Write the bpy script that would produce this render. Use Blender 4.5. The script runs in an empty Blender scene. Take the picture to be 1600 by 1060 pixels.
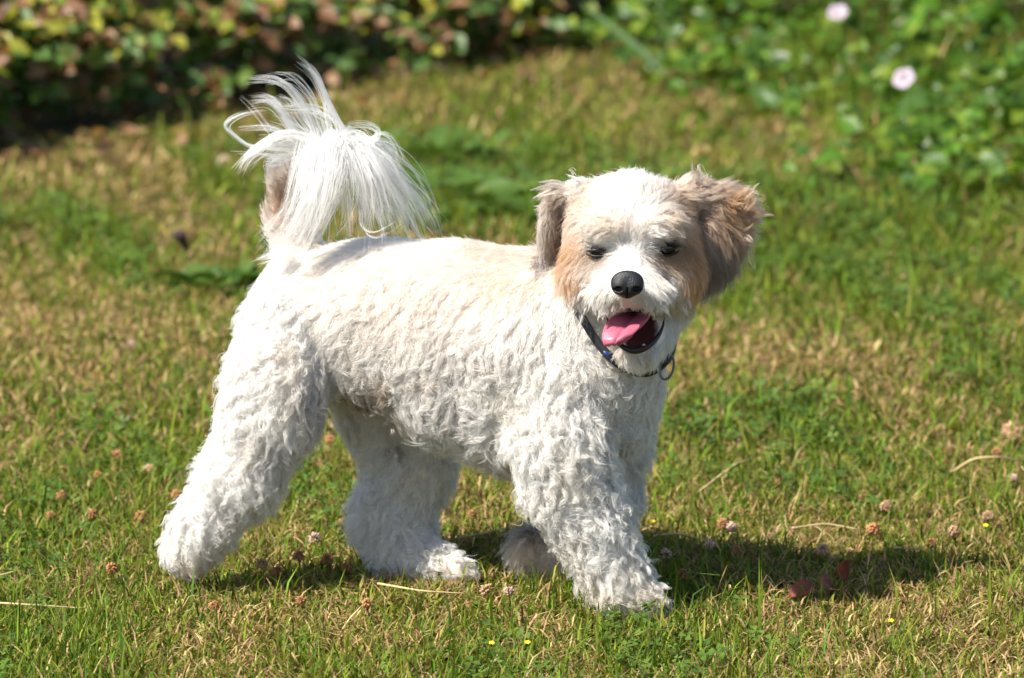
import bpy, math, random
import numpy as np
from mathutils import Vector, kdtree
rng = np.random.default_rng(7)
random.seed(7)
scene = bpy.context.scene
C = scene.collection

# ------------------------------------------------------------------ camera
F_PX = 7875.0                                  # focal length measured in photograph pixels (1600 wide)
CAM = np.array([0.0, -4.366, 1.0887])
PITCH = math.radians(11.1)
cd = bpy.data.cameras.new('camera')
cam = bpy.data.objects.new('camera', cd)
C.objects.link(cam)
cam.location = CAM
cam.rotation_euler = (math.pi / 2 - PITCH, 0, 0)
cd.sensor_width = 36.0
cd.lens = F_PX / 1600 * 36
cd.clip_start = 0.05
cd.clip_end = 500
cd.dof.use_dof = True
cd.dof.focus_distance = 4.33
cd.dof.aperture_fstop = 8.3
scene.camera = cam

# ------------------------------------------------------------------ sky, sun, exposure
SUN_TO = np.array([-0.87, -0.50, 0.0])
SUN_TO /= np.linalg.norm(SUN_TO)
SUN_EL = math.radians(52)
sun_dir = Vector((SUN_TO[0] * math.cos(SUN_EL), SUN_TO[1] * math.cos(SUN_EL), math.sin(SUN_EL)))
w = bpy.data.worlds.new('World')
scene.world = w
w.use_nodes = True
wn = w.node_tree
sky = wn.nodes.new('ShaderNodeTexSky')
sky.sky_type = 'NISHITA'
sky.sun_disc = False
sky.sun_elevation = SUN_EL
sky.sun_rotation = math.atan2(SUN_TO[0], SUN_TO[1])
bg = wn.nodes['Background']
bg.inputs['Strength'].default_value = 0.08
wn.links.new(sky.outputs[0], bg.inputs[0])
sd = bpy.data.lights.new('sun', 'SUN')
sd.energy = 5.0
sd.angle = math.radians(0.53)
sd.color = (1.0, 0.95, 0.86)
sun = bpy.data.objects.new('sun', sd)
C.objects.link(sun)
sun.location = (-3, -2, 5)
sun.rotation_euler = sun_dir.to_track_quat('Z', 'Y').to_euler()
scene.view_settings.view_transform = 'Standard'
scene.view_settings.look = 'None'
scene.view_settings.gamma = 1
scene.view_settings.use_curve_mapping = False
scene.view_settings.exposure = 0.98
cy = scene.cycles
cy.use_denoising = True
cy.max_bounces = 7
cy.diffuse_bounces = 3
cy.glossy_bounces = 4
cy.transmission_bounces = 6
cy.use_adaptive_sampling = True
cy.adaptive_threshold = 0.025
cy.transparent_max_bounces = 8
cy.caustics_reflective = False
cy.caustics_refractive = False

# ------------------------------------------------------------------ helpers
FW = np.array([0, math.cos(PITCH), -math.sin(PITCH)])
UP = np.array([0, math.sin(PITCH), math.cos(PITCH)])
RT = np.array([1.0, 0, 0])

def ray(px, py):
    d = FW + (px - 800) / F_PX * RT + (530 - py) / F_PX * UP
    return d

def at(px, py, Y):                      # the point that stands at depth Y on the sight line of a measured pixel
    d = ray(px, py)
    return CAM + d * ((Y - CAM[1]) / d[1])

def ground(px, py):
    d = ray(px, py)
    return CAM + d * ((0 - CAM[2]) / d[2])

def proj(P):
    v = P - CAM
    z = v @ FW
    return 800 + (v @ RT) / z * F_PX, 530 - (v @ UP) / z * F_PX

def psize(Y):                           # metres per photograph pixel at depth Y
    return (Y - CAM[1]) / math.cos(PITCH) / F_PX

def tag(o, label=None, cat=None, group=None, kind=None):
    if label: o['label'] = label
    if cat: o['category'] = cat
    if group: o['group'] = group
    if kind: o['kind'] = kind
    return o

def empty(name, loc=(0, 0, 0)):
    o = bpy.data.objects.new(name, None)
    C.objects.link(o)
    o.location = loc
    o.empty_display_size = 0.02
    return o

def link(name, me, parent=None, loc=None):
    o = bpy.data.objects.new(name, me)
    C.objects.link(o)
    if parent is not None:
        o.parent = parent
    if loc is not None:
        o.location = loc
    return o

def mesh_np(name, V, sizes, idx, mats, col=None, smooth=True, matidx=None):
    V = np.asarray(V, dtype=np.float32)
    sizes = np.asarray(sizes, dtype=np.int32)
    idx = np.asarray(idx, dtype=np.int32).ravel()
    me = bpy.data.meshes.new(name)
    me.vertices.add(len(V))
    me.vertices.foreach_set('co', V.ravel())
    me.loops.add(len(idx))
    me.loops.foreach_set('vertex_index', idx)
    me.polygons.add(len(sizes))
    st = np.zeros(len(sizes), dtype=np.int32)
    st[1:] = np.cumsum(sizes)[:-1]
    me.polygons.foreach_set('loop_start', st)
    try:
        me.polygons.foreach_set('loop_total', sizes)
    except Exception:
        pass
    if smooth:
        me.polygons.foreach_set('use_smooth', np.ones(len(sizes), dtype=bool))
    if matidx is not None:
        me.polygons.foreach_set('material_index', np.asarray(matidx, dtype=np.int32))
    me.update(calc_edges=True)
    me.validate()
    for m in (mats if isinstance(mats, (list, tuple)) else [mats]):
        me.materials.append(m)
    if col is not None:
        a = me.attributes.new('col', 'FLOAT_COLOR', 'POINT')
        c4 = np.ones((len(V), 4), dtype=np.float32)
        c4[:, :3] = col
        a.data.foreach_set('color', c4.ravel())
    return me

def hash2(ix, iy, s):
    n = np.sin(ix * 127.1 + iy * 311.7 + s * 74.7) * 43758.5453
    return n - np.floor(n)

def noise2(x, y, s=0.0):
    ix, iy = np.floor(x), np.floor(y)
    fx, fy = x - ix, y - iy
    fx, fy = fx * fx * (3 - 2 * fx), fy * fy * (3 - 2 * fy)
    a, b = hash2(ix, iy, s), hash2(ix + 1, iy, s)
    c, d = hash2(ix, iy + 1, s), hash2(ix + 1, iy + 1, s)
    return (a * (1 - fx) + b * fx) * (1 - fy) + (c * (1 - fx) + d * fx) * fy

def fbm(x, y, s=0.0):
    return 0.55 * noise2(x, y, s) + 0.3 * noise2(x * 2.1, y * 2.1, s + 3) + 0.15 * noise2(x * 4.3, y * 4.3, s + 7)

def ss(a, b, x):
    t = np.clip((x - a) / (b - a), 0, 1)
    return t * t * (3 - 2 * t)

def norm(v):
    return v / np.maximum(np.linalg.norm(v, axis=-1, keepdims=True), 1e-9)

def gz(x, y):                           # height of the lawn
    x = np.asarray(x, float); y = np.asarray(y, float)
    far = ss(0.35, 1.4, np.abs(y)) + ss(0.9, 2.0, np.abs(x))
    return (fbm(x * 2.2 + 5, y * 2.2, 2) - 0.5) * 0.05 * np.clip(far, 0, 1)

# ------------------------------------------------------------------ materials
def new_mat(name):
    m = bpy.data.materials.new(name)
    m.use_nodes = True
    nt = m.node_tree
    return m, nt, nt.nodes['Principled BSDF'], nt.nodes['Material Output']

def leafy(name, attr=True, color=(0.08, 0.14, 0.02), trans=0.35, rough=0.5, rand=0.0, spec=0.35, vein=False):
    m, nt, b, out = new_mat(name)
    if attr:
        a = nt.nodes.new('ShaderNodeAttribute'); a.attribute_name = 'col'
        cs = a.outputs['Color']
    else:
        rg = nt.nodes.new('ShaderNodeRGB'); rg.outputs[0].default_value = (*color, 1)
        cs = rg.outputs[0]
    hs = nt.nodes.new('ShaderNodeHueSaturation')
    nt.links.new(cs, hs.inputs['Color'])
    if rand:
        oi = nt.nodes.new('ShaderNodeObjectInfo')
        mr = nt.nodes.new('ShaderNodeMapRange')
        mr.inputs['To Min'].default_value = 1 - rand; mr.inputs['To Max'].default_value = 1 + rand
        nt.links.new(oi.outputs['Random'], mr.inputs[0])
        nt.links.new(mr.outputs[0], hs.inputs['Value'])
    tc = nt.nodes.new('ShaderNodeTexCoord')
    nz = nt.nodes.new('ShaderNodeTexNoise'); nz.inputs['Scale'].default_value = 90
    nt.links.new(tc.outputs['Object'], nz.inputs['Vector'])
    mx = nt.nodes.new('ShaderNodeMixRGB'); mx.blend_type = 'MULTIPLY'; mx.inputs[0].default_value = 0.5
    cr = nt.nodes.new('ShaderNodeValToRGB')
    cr.color_ramp.elements[0].position = 0.3; cr.color_ramp.elements[0].color = (0.55, 0.5, 0.4, 1)
    cr.color_ramp.elements[1].position = 0.6; cr.color_ramp.elements[1].color = (1.15, 1.15, 1.1, 1)
    nt.links.new(nz.outputs['Fac'], cr.inputs[0])
    nt.links.new(hs.outputs[0], mx.inputs[1]); nt.links.new(cr.outputs[0], mx.inputs[2])
    nt.links.new(mx.outputs[0], b.inputs['Base Color'])
    b.inputs['Roughness'].default_value = rough
    b.inputs['Specular IOR Level'].default_value = spec
    t = nt.nodes.new('ShaderNodeBsdfTranslucent')
    g = nt.nodes.new('ShaderNodeMixRGB'); g.blend_type = 'MULTIPLY'; g.inputs[0].default_value = 1
    g.inputs[2].default_value = (1.25, 1.25, 0.6, 1)
    nt.links.new(mx.outputs[0], g.inputs[1]); nt.links.new(g.outputs[0], t.inputs[0])
    ms = nt.nodes.new('ShaderNodeMixShader'); ms.inputs[0].default_value = trans
    nt.links.new(b.outputs[0], ms.inputs[1]); nt.links.new(t.outputs[0], ms.inputs[2])
    nt.links.new(ms.outputs[0], out.inputs[0])
    return m

def plain(name, color, rough=0.5, spec=0.5, metal=0.0, bump=0.0, scale=200.0, var=0.0, sss=0.0):
    m, nt, b, out = new_mat(name)
    b.inputs['Base Color'].default_value = (*color, 1)
    b.inputs['Roughness'].default_value = rough
    b.inputs['Specular IOR Level'].default_value = spec
    b.inputs['Metallic'].default_value = metal
    tc = nt.nodes.new('ShaderNodeTexCoord')
    nz = nt.nodes.new('ShaderNodeTexNoise'); nz.inputs['Scale'].default_value = scale
    nt.links.new(tc.outputs['Object'], nz.inputs['Vector'])
    if var:
        cr = nt.nodes.new('ShaderNodeValToRGB')
        cr.color_ramp.elements[0].position = 0.3
        cr.color_ramp.elements[0].color = (*[c * (1 - var) for c in color], 1)
        cr.color_ramp.elements[1].position = 0.7
        cr.color_ramp.elements[1].color = (*[min(1, c * (1 + var)) for c in color], 1)
        nt.links.new(nz.outputs['Fac'], cr.inputs[0])
        nt.links.new(cr.outputs[0], b.inputs['Base Color'])
    if bump:
        bp = nt.nodes.new('ShaderNodeBump'); bp.inputs['Strength'].default_value = bump
        bp.inputs['Distance'].default_value = 0.001
        nt.links.new(nz.outputs['Fac'], bp.inputs['Height']); nt.links.new(bp.outputs[0], b.inputs['Normal'])
    if sss:
        b.inputs['Subsurface Weight'].default_value = sss
        b.inputs['Subsurface Radius'].default_value = (0.004, 0.0015, 0.001)
    return m

M_GRASS = leafy('grass_blades', trans=0.3, rough=0.6, spec=0.10)
M_CLOVER = leafy('clover_green', trans=0.25, rough=0.5, spec=0.2)
M_HLEAF = leafy('hedge_leaf', trans=0.4, rough=0.45, spec=0.4)
M_BLEAF = leafy('bindweed_leaf', trans=0.35, rough=0.38, spec=0.28)

# ------------------------------------------------------------------ ground sheet
def build_ground():
    m, nt, b, out = new_mat('lawn_soil')
    tc = nt.nodes.new('ShaderNodeTexCoord')
    n1 = nt.nodes.new('ShaderNodeTexNoise'); n1.inputs['Scale'].default_value = 9; n1.inputs['Detail'].default_value = 8
    n2 = nt.nodes.new('ShaderNodeTexNoise'); n2.inputs['Scale'].default_value = 160; n2.inputs['Detail'].default_value = 4
    for n in (n1, n2): nt.links.new(tc.outputs['Object'], n.inputs['Vector'])
    c1 = nt.nodes.new('ShaderNodeValToRGB')
    e = c1.color_ramp.elements
    e[0].position = 0.35; e[0].color = (0.05, 0.055, 0.014, 1)
    e[1].position = 0.62; e[1].color = (0.15, 0.115, 0.05, 1)
    c2 = nt.nodes.new('ShaderNodeValToRGB')
    c2.color_ramp.elements[0].position = 0.35; c2.color_ramp.elements[0].color = (0.35, 0.33, 0.3, 1)
    c2.color_ramp.elements[1].position = 0.65; c2.color_ramp.elements[1].color = (1.3, 1.25, 1.1, 1)
    mx = nt.nodes.new('ShaderNodeMixRGB'); mx.blend_type = 'MULTIPLY'; mx.inputs[0].default_value = 1
    nt.links.new(n1.outputs['Fac'], c1.inputs[0]); nt.links.new(n2.outputs['Fac'], c2.inputs[0])
    nt.links.new(c1.outputs[0], mx.inputs[1]); nt.links.new(c2.outputs[0], mx.inputs[2])
    nt.links.new(mx.outputs[0], b.inputs['Base Color'])
    b.inputs['Roughness'].default_value = 0.95
    b.inputs['Specular IOR Level'].default_value = 0.1
    bp = nt.nodes.new('ShaderNodeBump'); bp.inputs['Distance'].default_value = 0.01
    nt.links.new(n2.outputs['Fac'], bp.inputs['Height']); nt.links.new(bp.outputs[0], b.inputs['Normal'])
    xs = np.concatenate([[-80, -20, -6], np.linspace(-3, 3, 101), [6, 20, 80]])
    ys = np.concatenate([[-80, -20, -5], np.linspace(-2, 6, 134), [10, 30, 120]])
    X, Y = np.meshgrid(xs, ys, indexing='ij')
    V = np.stack([X, Y, gz(X, Y)], -1).reshape(-1, 3)
    ny = len(ys)
    i, j = np.meshgrid(np.arange(len(xs) - 1), np.arange(ny - 1), indexing='ij')
    a = (i * ny + j).ravel()
    Q = np.stack([a, a + ny, a + ny + 1, a + 1], -1)
    o = link('lawn', mesh_np('lawn', V, np.full(len(Q), 4), Q, m))
    tag(o, 'sunlit mown summer lawn with dry patches', 'lawn', kind='structure')
build_ground()

# outlines of the planting behind the lawn
H0, H1 = np.array([-1.75, 1.36]), np.array([0.42, 3.73])      # foot of the hedge
HD = (H1 - H0) / np.linalg.norm(H1 - H0)
HN = np.array([HD[1], -HD[0]])                                 # towards the lawn
B0, B1 = np.array([1.0, 1.25]), np.array([0.12, 3.55])        # edge of the bindweed
BD = (B1 - B0) / np.linalg.norm(B1 - B0)
BN = np.array([BD[1], -BD[0]])                                 # into the bindweed
def hedge_side(x, y): return (x - H0[0]) * HN[0] + (y - H0[1]) * HN[1]
def weed_side(x, y): return (x - B0[0]) * BN[0] + (y - B0[1]) * BN[1]

# ------------------------------------------------------------------ grass
GREEN_SPOTS = [(750, 290, 150, 70), (370, 450, 60, 40), (1120, 690, 260, 50), (1240, 640, 160, 40), (100, 780, 130, 60),
               (620, 640, 120, 60), (1000, 230, 200, 60), (1420, 420, 160, 70), (760, 760, 120, 60), (1200, 400, 120, 70), (190, 690, 120, 50)]
DRY_SPOTS = [(60, 720, 110, 50), (330, 250, 140, 40), (1330, 270, 130, 35), (1230, 590, 190, 40), (1130, 560, 140, 60), (120, 520, 220, 50),
             (150, 920, 180, 50), (550, 1000, 260, 40), (1400, 840, 220, 30), (1520, 560, 100, 60), (400, 330, 110, 40), (1450, 960, 160, 30), (1150, 730, 140, 25)]
def greenness(x, y):
    g = -0.22 + 1.42 * fbm((x + 0.22 * y) * 8.5, y * 2.0, 11)
    P = np.stack([x, y, np.zeros_like(x)], -1)
    px, py = proj(P)
    for lst, s in ((GREEN_SPOTS, 0.2), (DRY_SPOTS, -0.22)):
        for (cx, cy_, rx, ry) in lst:
            g = g + s * np.exp(-((px - cx) / rx) ** 2 - ((py - cy_) / ry) ** 2)
    return np.clip(g, 0, 1)

def pick(P, table, r):
    table = np.array(table)
    return table[r.integers(0, len(table), P)]
GREENS = [(0.075, 0.145, 0.012), (0.10, 0.175, 0.015), (0.052, 0.12, 0.012), (0.13, 0.19, 0.018), (0.11, 0.195, 0.016), (0.06, 0.135, 0.018)]
OLIVES = [(0.15, 0.185, 0.02), (0.125, 0.16, 0.016), (0.18, 0.19, 0.028), (0.115, 0.16, 0.014)]
STRAWS = [(0.35, 0.25, 0.11), (0.29, 0.19, 0.085), (0.41, 0.31, 0.16), (0.21, 0.13, 0.065), (0.33, 0.205, 0.11)]

def blades(name, zones, label):
    X = []; Y = []; S = []; TH = []
    for (x0, x1, y0, y1, dens, sc, hole) in zones:
        n = int((x1 - x0) * (y1 - y0) * dens)
        x = rng.uniform(x0, x1, n); y = rng.uniform(y0, y1, n)
        k = np.ones(n, bool)
        if hole:
            for h in hole:
                k &= ~((x > h[0]) & (x < h[1]) & (y > h[2]) & (y < h[3]))
        k &= (hedge_side(x, y) > -0.12 + 0.1 * fbm(x * 9, y * 9, 4))
        k &= (weed_side(x, y) < 0.25) | (rng.random(n) < 0.6)
        # tussocks: keep more where a fine noise is high
        k &= rng.random(n) < 0.45 + 0.75 * noise2(x * 38, y * 38, 21)
        X.append(x[k]); Y.append(y[k]); S.append(np.full(k.sum(), sc))
    x = np.concatenate(X); y = np.concatenate(Y); s = np.concatenate(S)
    n = len(x)
    g = greenness(x, y)
    u = rng.random(n)
    kind = np.where(u < g * 0.62, 0, np.where(u < g * 0.62 + 0.36, 1, 2))
    col = np.where((kind == 0)[:, None], pick(n, GREENS, rng), np.where((kind == 1)[:, None], pick(n, OLIVES, rng), pick(n, STRAWS, rng)))
    col = col * rng.uniform(0.6, 1.75, n)[:, None]
    L = rng.gamma(7, 1 / 7, n) * np.where(kind == 2, 0.0135, 0.0145) * (0.75 + 0.6 * g) * (0.85 + 0.3 * s)
    L = L * (1 + 2.6 * ss(-0.12, 0.25, weed_side(x, y)) * rng.random(n))
    tall = rng.random(n) < 0.035
    L = np.where(tall & (kind < 2), L * rng.uniform(1.5, 2.3, n), L)
    W = rng.uniform(0.0005, 0.00108, n) * s * np.where(tall, 1.3, 1.0)
    lean = np.where(kind == 2, rng.uniform(0.5, 1.45, n), np.abs(rng.normal(0.5, 0.45, n)))
    a = rng.uniform(0, 2 * math.pi, n)
    hd = np.stack([np.cos(a), np.sin(a), np.zeros(n)], -1)
    b = a + math.pi / 2 + rng.normal(0, 0.5, n)
    sd_ = np.stack([np.cos(b), np.sin(b), rng.normal(0, 0.15, n)], -1)
    root = np.stack([x, y, gz(x, y) + np.where(kind == 2, rng.uniform(0, 0.006, n), -0.001)], -1)
    def dirv(l): return hd * np.sin(l)[:, None] + np.array([0, 0, 1.0]) * np.cos(l)[:, None]
    mid = root + dirv(np.clip(lean, 0, 1.5)) * (L * 0.55)[:, None]
    tip = mid + dirv(np.clip(lean + rng.uniform(0.1, 0.9, n), 0, 1.75)) * (L * 0.5)[:, None]
    V = np.stack([root - sd_ * W[:, None], root + sd_ * W[:, None], mid + sd_ * W[:, None] * 0.85, mid - sd_ * W[:, None] * 0.85, tip], 1).reshape(-1, 3)
    base = np.arange(n)[:, None] * 5
    idx = (base + np.array([[0, 1, 2, 3, 3, 2, 4]])).ravel()
    sizes = np.tile([4, 3], n)
    cc = np.repeat(col[:, None, :], 5, 1)
    cc[:, 4] = cc[:, 4] * 0.8 + np.array([0.3, 0.22, 0.1]) * 0.2
    me = mesh_np(name, V, sizes, idx, M_GRASS, cc.reshape(-1, 3), smooth=False)
    tag(link(name, me), label, 'grass', kind='stuff')
    return n

nb = blades('grass', [
    (-0.72, 0.72, -0.42, 0.55, 125000, 1.0, None),
    (-0.9, 0.9, 0.55, 1.7, 45000, 1.25, None),
    (-1.15, 1.15, 1.7, 3.9, 20000, 1.75, None),
    (-2.4, 2.4, -1.4, 4.0, 3500, 2.6, [(-0.72, 0.72, -0.42, 0.55), (-0.9, 0.9, 0.55, 1.7), (-1.15, 1.15, 1.7, 3.9)])],
    'short dry green and straw coloured grass blades of the lawn')
print('blades', nb)

# ------------------------------------------------------------------ clover leaves (ground cover, uncountable)
def clover():
    n = 46000
    x = rng.uniform(-0.95, 0.95, n); y = rng.uniform(-0.4, 2.6, n)
    g = greenness(x, y)
    pt = fbm((x + 0.2 * y) * 14, y * 3.4, 31)
    k = (rng.random(n) < ss(0.42, 0.7, g) * ss(0.40, 0.60, pt) * 0.6) & (hedge_side(x, y) > 0) & (weed_side(x, y) < 0.1)
    x, y = x[k], y[k]; n = len(x)
    h = rng.uniform(0.008, 0.024, n); r = rng.uniform(0.0035, 0.0062, n) * (1 + 0.25 * ss(0.5, 2, y))
    V = []; col = []
    base = np.stack([x, y, gz(x, y) + h], -1)
    tilt = rng.normal(0, 0.35, (n, 2))
    rot = rng.uniform(0, 6.28, n)
    c0 = pick(n, [(0.065, 0.125, 0.018), (0.085, 0.15, 0.022), (0.055, 0.105, 0.018), (0.11, 0.17, 0.028)], rng) * rng.uniform(0.8, 1.25, n)[:, None]
    for q in range(3):
        for (rr, aa, zz) in ((0, 0, 0), (0.8, -0.55, 0.12), (1.35, -0.42, 0.16), (1.25, 0, 0.0), (1.35, 0.42, 0.16), (0.8, 0.55, 0.12)):
            ang = rot + q * 2.0944 + aa
            dx = np.cos(ang) * rr * r; dy = np.sin(ang) * rr * r
            V.append(base + np.stack([dx, dy, zz * r + dx * tilt[:, 0] + dy * tilt[:, 1]], -1))
            col.append(c0)
    V = np.stack(V, 1).reshape(-1, 3); col = np.stack(col, 1).reshape(-1, 3)
    b = np.arange(n)[:, None] * 18
    pat = np.concatenate([np.array([0, 1, 2, 3, 0, 3, 4, 5]) + 6 * q for q in range(3)])
    me = mesh_np('clover_leaves', V, np.full(n * 6, 4), (b + pat[None]).ravel(), M_CLOVER, col, smooth=False)
    tag(link('clover_leaves', me), 'dark green clover leaves growing low through the lawn', 'clover', kind='stuff')
clover()

# ------------------------------------------------------------------ leaves for hedge and bindweed
def leaf_shape(kind):
    """vertices (unit length along +x, up +z) and faces of one folded leaf"""
    if kind == 'ovate':
        st = [0.0, 0.18, 0.42, 0.68, 0.88, 1.0]; wd = [0.02, 0.24, 0.34, 0.27, 0.13, 0.0]; fold, droop = 0.35, 0.22
    elif kind == 'heart':
        st = [0.0, -0.14, 0.2, 0.5, 0.78, 1.0]; wd = [0.03, 0.30, 0.40, 0.30, 0.14, 0.0]; fold, droop = 0.28, 0.18
    else:
        st = [0.0, 0.15, 0.4, 0.65, 0.85, 1.0]; wd = [0.05, 0.09, 0.11, 0.1, 0.06, 0.0]; fold, droop = 0.2, 0.35
    V = []; Fc = []
    mids = [0.0, 0.08, 0.3, 0.55, 0.8, 1.0]
    for i in range(6):
        V.append((mids[i], 0, -droop * mids[i] ** 2))
        V.append((st[i], wd[i], fold * wd[i] - droop * max(st[i], 0) ** 2))
        V.append((st[i], -wd[i], fold * wd[i] - droop * max(st[i], 0) ** 2))
    for i in range(5):
        a = 3 * i
        Fc.append((a, a + 3, a + 4, a + 1)); Fc.append((a, a + 2, a + 5, a + 3))
    return np.array(V), np.array(Fc)

def rotmat(dirx, up):
    x = norm(dirx); z = norm(up - x * np.sum(x * up, -1, keepdims=True)); y = np.cross(z, x)
    return np.stack([x, y, z], -1)

def leaves(owner, pos, dirx, up, size, col, shape, mat, n_parts, score, partname='leaf'):
    V0, F0 = leaf_shape(shape)
    n = len(pos)
    R = rotmat(dirx, up)
    order = np.argsort(-score)
    pt, rest = order[:n_parts], order[n_parts:]
    V = pos[rest][:, None, :] + np.einsum('nij,vj->nvi', R[rest], V0) * size[rest][:, None, None]
    nv = len(V0)
    idx = (np.arange(len(rest))[:, None, None] * nv + F0[None]).ravel()
    cc = np.repeat(col[rest][:, None, :], nv, 1).reshape(-1, 3)
    me = mesh_np(partname + '_mass', V.reshape(-1, 3), np.full(len(rest) * len(F0), 4), idx, mat, cc, smooth=True)
    tag(link('foliage', me, owner), kind='stuff')
    # shared meshes, one for each of a few leaf colours
    cl = 10
    cent = col[pt][np.linspace(0, len(pt) - 1, cl).astype(int)]
    lib = [mesh_np(partname, V0, np.full(len(F0), 4), F0.ravel(), mat, np.repeat(c[None], nv, 0)) for c in cent]
    from mathutils import Matrix
    for i in pt:
        j = int(np.argmin(((cent - col[i]) ** 2).sum(1)))
        o = link(partname, lib[j], owner)
        M = Matrix.Identity(4)
        for a in range(3):
            for b in range(3):
                M[a][b] = R[i][a][b] * size[i]
            M[a][3] = pos[i][a]
        o.matrix_local = M

def tube_mesh(name, pts, rad, mat, seg=6, closed=False, col=None):
    pts = np.asarray(pts, float); n = len(pts)
    rad = np.broadcast_to(np.asarray(rad, float), (n,))
    t = norm(np.roll(pts, -1, 0) - np.roll(pts, 1, 0)) if closed else norm(np.gradient(pts, axis=0))
    ref = np.array([0.31, 0.52, 0.79])
    u = norm(np.cross(t, ref)); v = np.cross(t, u)
    a = np.arange(seg) / seg * 2 * math.pi
    V = (pts[:, None, :] + (u[:, None, :] * np.cos(a)[None, :, None] + v[:, None, :] * np.sin(a)[None, :, None]) * rad[:, None, None]).reshape(-1, 3)
    Fs = []
    for i in range(n if closed else n - 1):
        k = (i + 1) % n
        for j in range(seg):
            Fs.append((i * seg + j, i * seg + (j + 1) % seg, k * seg + (j + 1) % seg, k * seg + j))
    sizes = [4] * len(Fs); idx = [q for f in Fs for q in f]
    if not closed:
        idx += list(range(seg))[::-1] + list(range((n - 1) * seg, n * seg)); sizes += [seg, seg]
    return mesh_np(name, V, sizes, idx, mat, None if col is None else np.repeat(np.asarray(col)[None], len(V), 0))

M_TWIG = plain('twig_bark', (0.09, 0.06, 0.04), 0.9, 0.2, var=0.4, scale=60, bump=0.6)
# ------------------------------------------------------------------ hedge
def hedge():
    root = empty('hedge', (float((H0 + H1)[0] / 2), float((H0 + H1)[1] / 2), 0))
    org = np.array(root.location)
    tag(root, 'leafy hedge with yellow green and brown leaves behind the lawn', 'hedge')
    Lh = np.linalg.norm(H1 - H0)
    n = 32000
    s = rng.uniform(-0.1, Lh + 0.1, n)
    h = rng.beta(1.1, 1.4, n) * 0.46 + 0.015
    d = rng.exponential(0.10, n)
    lump = (fbm(s * 6, h * 6, 41) - 0.5) * 0.22 - 0.10 * ss(0.14, 0.0, h)
    k = d < 0.42
    k &= rng.random(n) < np.where(h < 0.10, 0.55, 1.0)
    # holes where the dark inside shows
    k &= (fbm(s * 11, h * 13, 47) > 0.34) | (d > 0.16)
    s, h, d, lump = s[k], h[k], d[k], lump[k]; n = len(s)
    o2 = lump - d - 1.25 * np.maximum(h - 0.06, 0)
    P = np.stack([H0[0] + HD[0] * s + HN[0] * o2, H0[1] + HD[1] * s + HN[1] * o2, h], -1)
    a = rng.uniform(0, 6.28, n)
    outd = np.stack([np.cos(a), np.sin(a), rng.normal(-0.15, 0.4, n)], -1) + np.array([HN[0], HN[1], 0]) * 0.5
    up = np.array([-0.45, -0.5, 0.75]) + rng.normal(0, 0.45, (n, 3))
    size = 0.014 + 0.028 * rng.random(n)
    g = fbm(s * 5, h * 8, 52)
    u = rng.random(n)
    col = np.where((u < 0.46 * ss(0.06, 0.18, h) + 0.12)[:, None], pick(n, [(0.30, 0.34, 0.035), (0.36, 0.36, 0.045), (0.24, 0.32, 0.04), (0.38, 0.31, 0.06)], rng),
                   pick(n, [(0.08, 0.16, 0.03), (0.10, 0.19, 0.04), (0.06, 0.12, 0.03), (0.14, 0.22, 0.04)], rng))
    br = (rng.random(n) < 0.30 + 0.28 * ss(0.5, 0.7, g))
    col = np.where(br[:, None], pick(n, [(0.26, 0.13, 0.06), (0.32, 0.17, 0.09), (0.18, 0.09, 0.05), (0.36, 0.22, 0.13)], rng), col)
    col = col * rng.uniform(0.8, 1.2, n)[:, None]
    px, py = proj(P)
    vis = (px > -60) & (px < 1000) & (py > -40) & (py < 260)
    score = np.where(vis, 1.0, -5.0) - d * 6 + lump * 2
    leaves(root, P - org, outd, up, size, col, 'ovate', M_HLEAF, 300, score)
    # woody stems
    for i in range(34):
        s0 = rng.uniform(0, Lh); o2 = -rng.uniform(0.30, 0.5)
        p = np.array([H0[0] + HD[0] * s0 + HN[0] * o2, H0[1] + HD[1] * s0 + HN[1] * o2, -0.02]) - org
        pts = [p]
        dv = np.array([rng.normal(0, 0.35), rng.normal(0, 0.35), 1.0])
        for q in range(6):
            pts.append(pts[-1] + norm(dv) * 0.11); dv = dv + rng.normal(0, 0.28, 3); dv[2] = abs(dv[2]) + 0.2
        link('stem', tube_mesh('stem', pts, np.linspace(rng.uniform(0.004, 0.009), 0.002, 7), M_TWIG), root)
hedge()

# leaf litter at the hedge foot
def litter():
    n = 420
    Lh = np.linalg.norm(H1 - H0)
    s = rng.uniform(0, Lh, n); o = rng.normal(-0.05, 0.11, n)
    P = np.stack([H0[0] + HD[0] * s + HN[0] * o, H0[1] + HD[1] * s + HN[1] * o, np.zeros(n)], -1)
    P[:, 2] = gz(P[:, 0], P[:, 1]) + rng.uniform(0.004, 0.02, n)
    a = rng.uniform(0, 6.28, n)
    dx = np.stack([np.cos(a), np.sin(a), rng.normal(0, 0.3, n)], -1)
    up = np.array([0, 0, 1.0]) + rng.normal(0, 0.5, (n, 3))
    col = pick(n, [(0.24, 0.13, 0.07), (0.34, 0.2, 0.11), (0.16, 0.09, 0.05), (0.4, 0.29, 0.18)], rng)
    V0, F0 = leaf_shape('ovate')
    R = rotmat(dx, up)
    V = P[:, None] + np.einsum('nij,vj->nvi', R, V0) * rng.uniform(0.018, 0.034, n)[:, None, None]
    idx = (np.arange(n)[:, None, None] * len(V0) + F0[None]).ravel()
    me = mesh_np('leaf_litter', V.reshape(-1, 3), np.full(n * len(F0), 4), idx, M_HLEAF, np.repeat(col[:, None], len(V0), 1).reshape(-1, 3))
    tag(link('leaf_litter', me), 'brown fallen leaves strewn along the foot of the hedge', 'leaf litter', kind='stuff')
litter()

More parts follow.
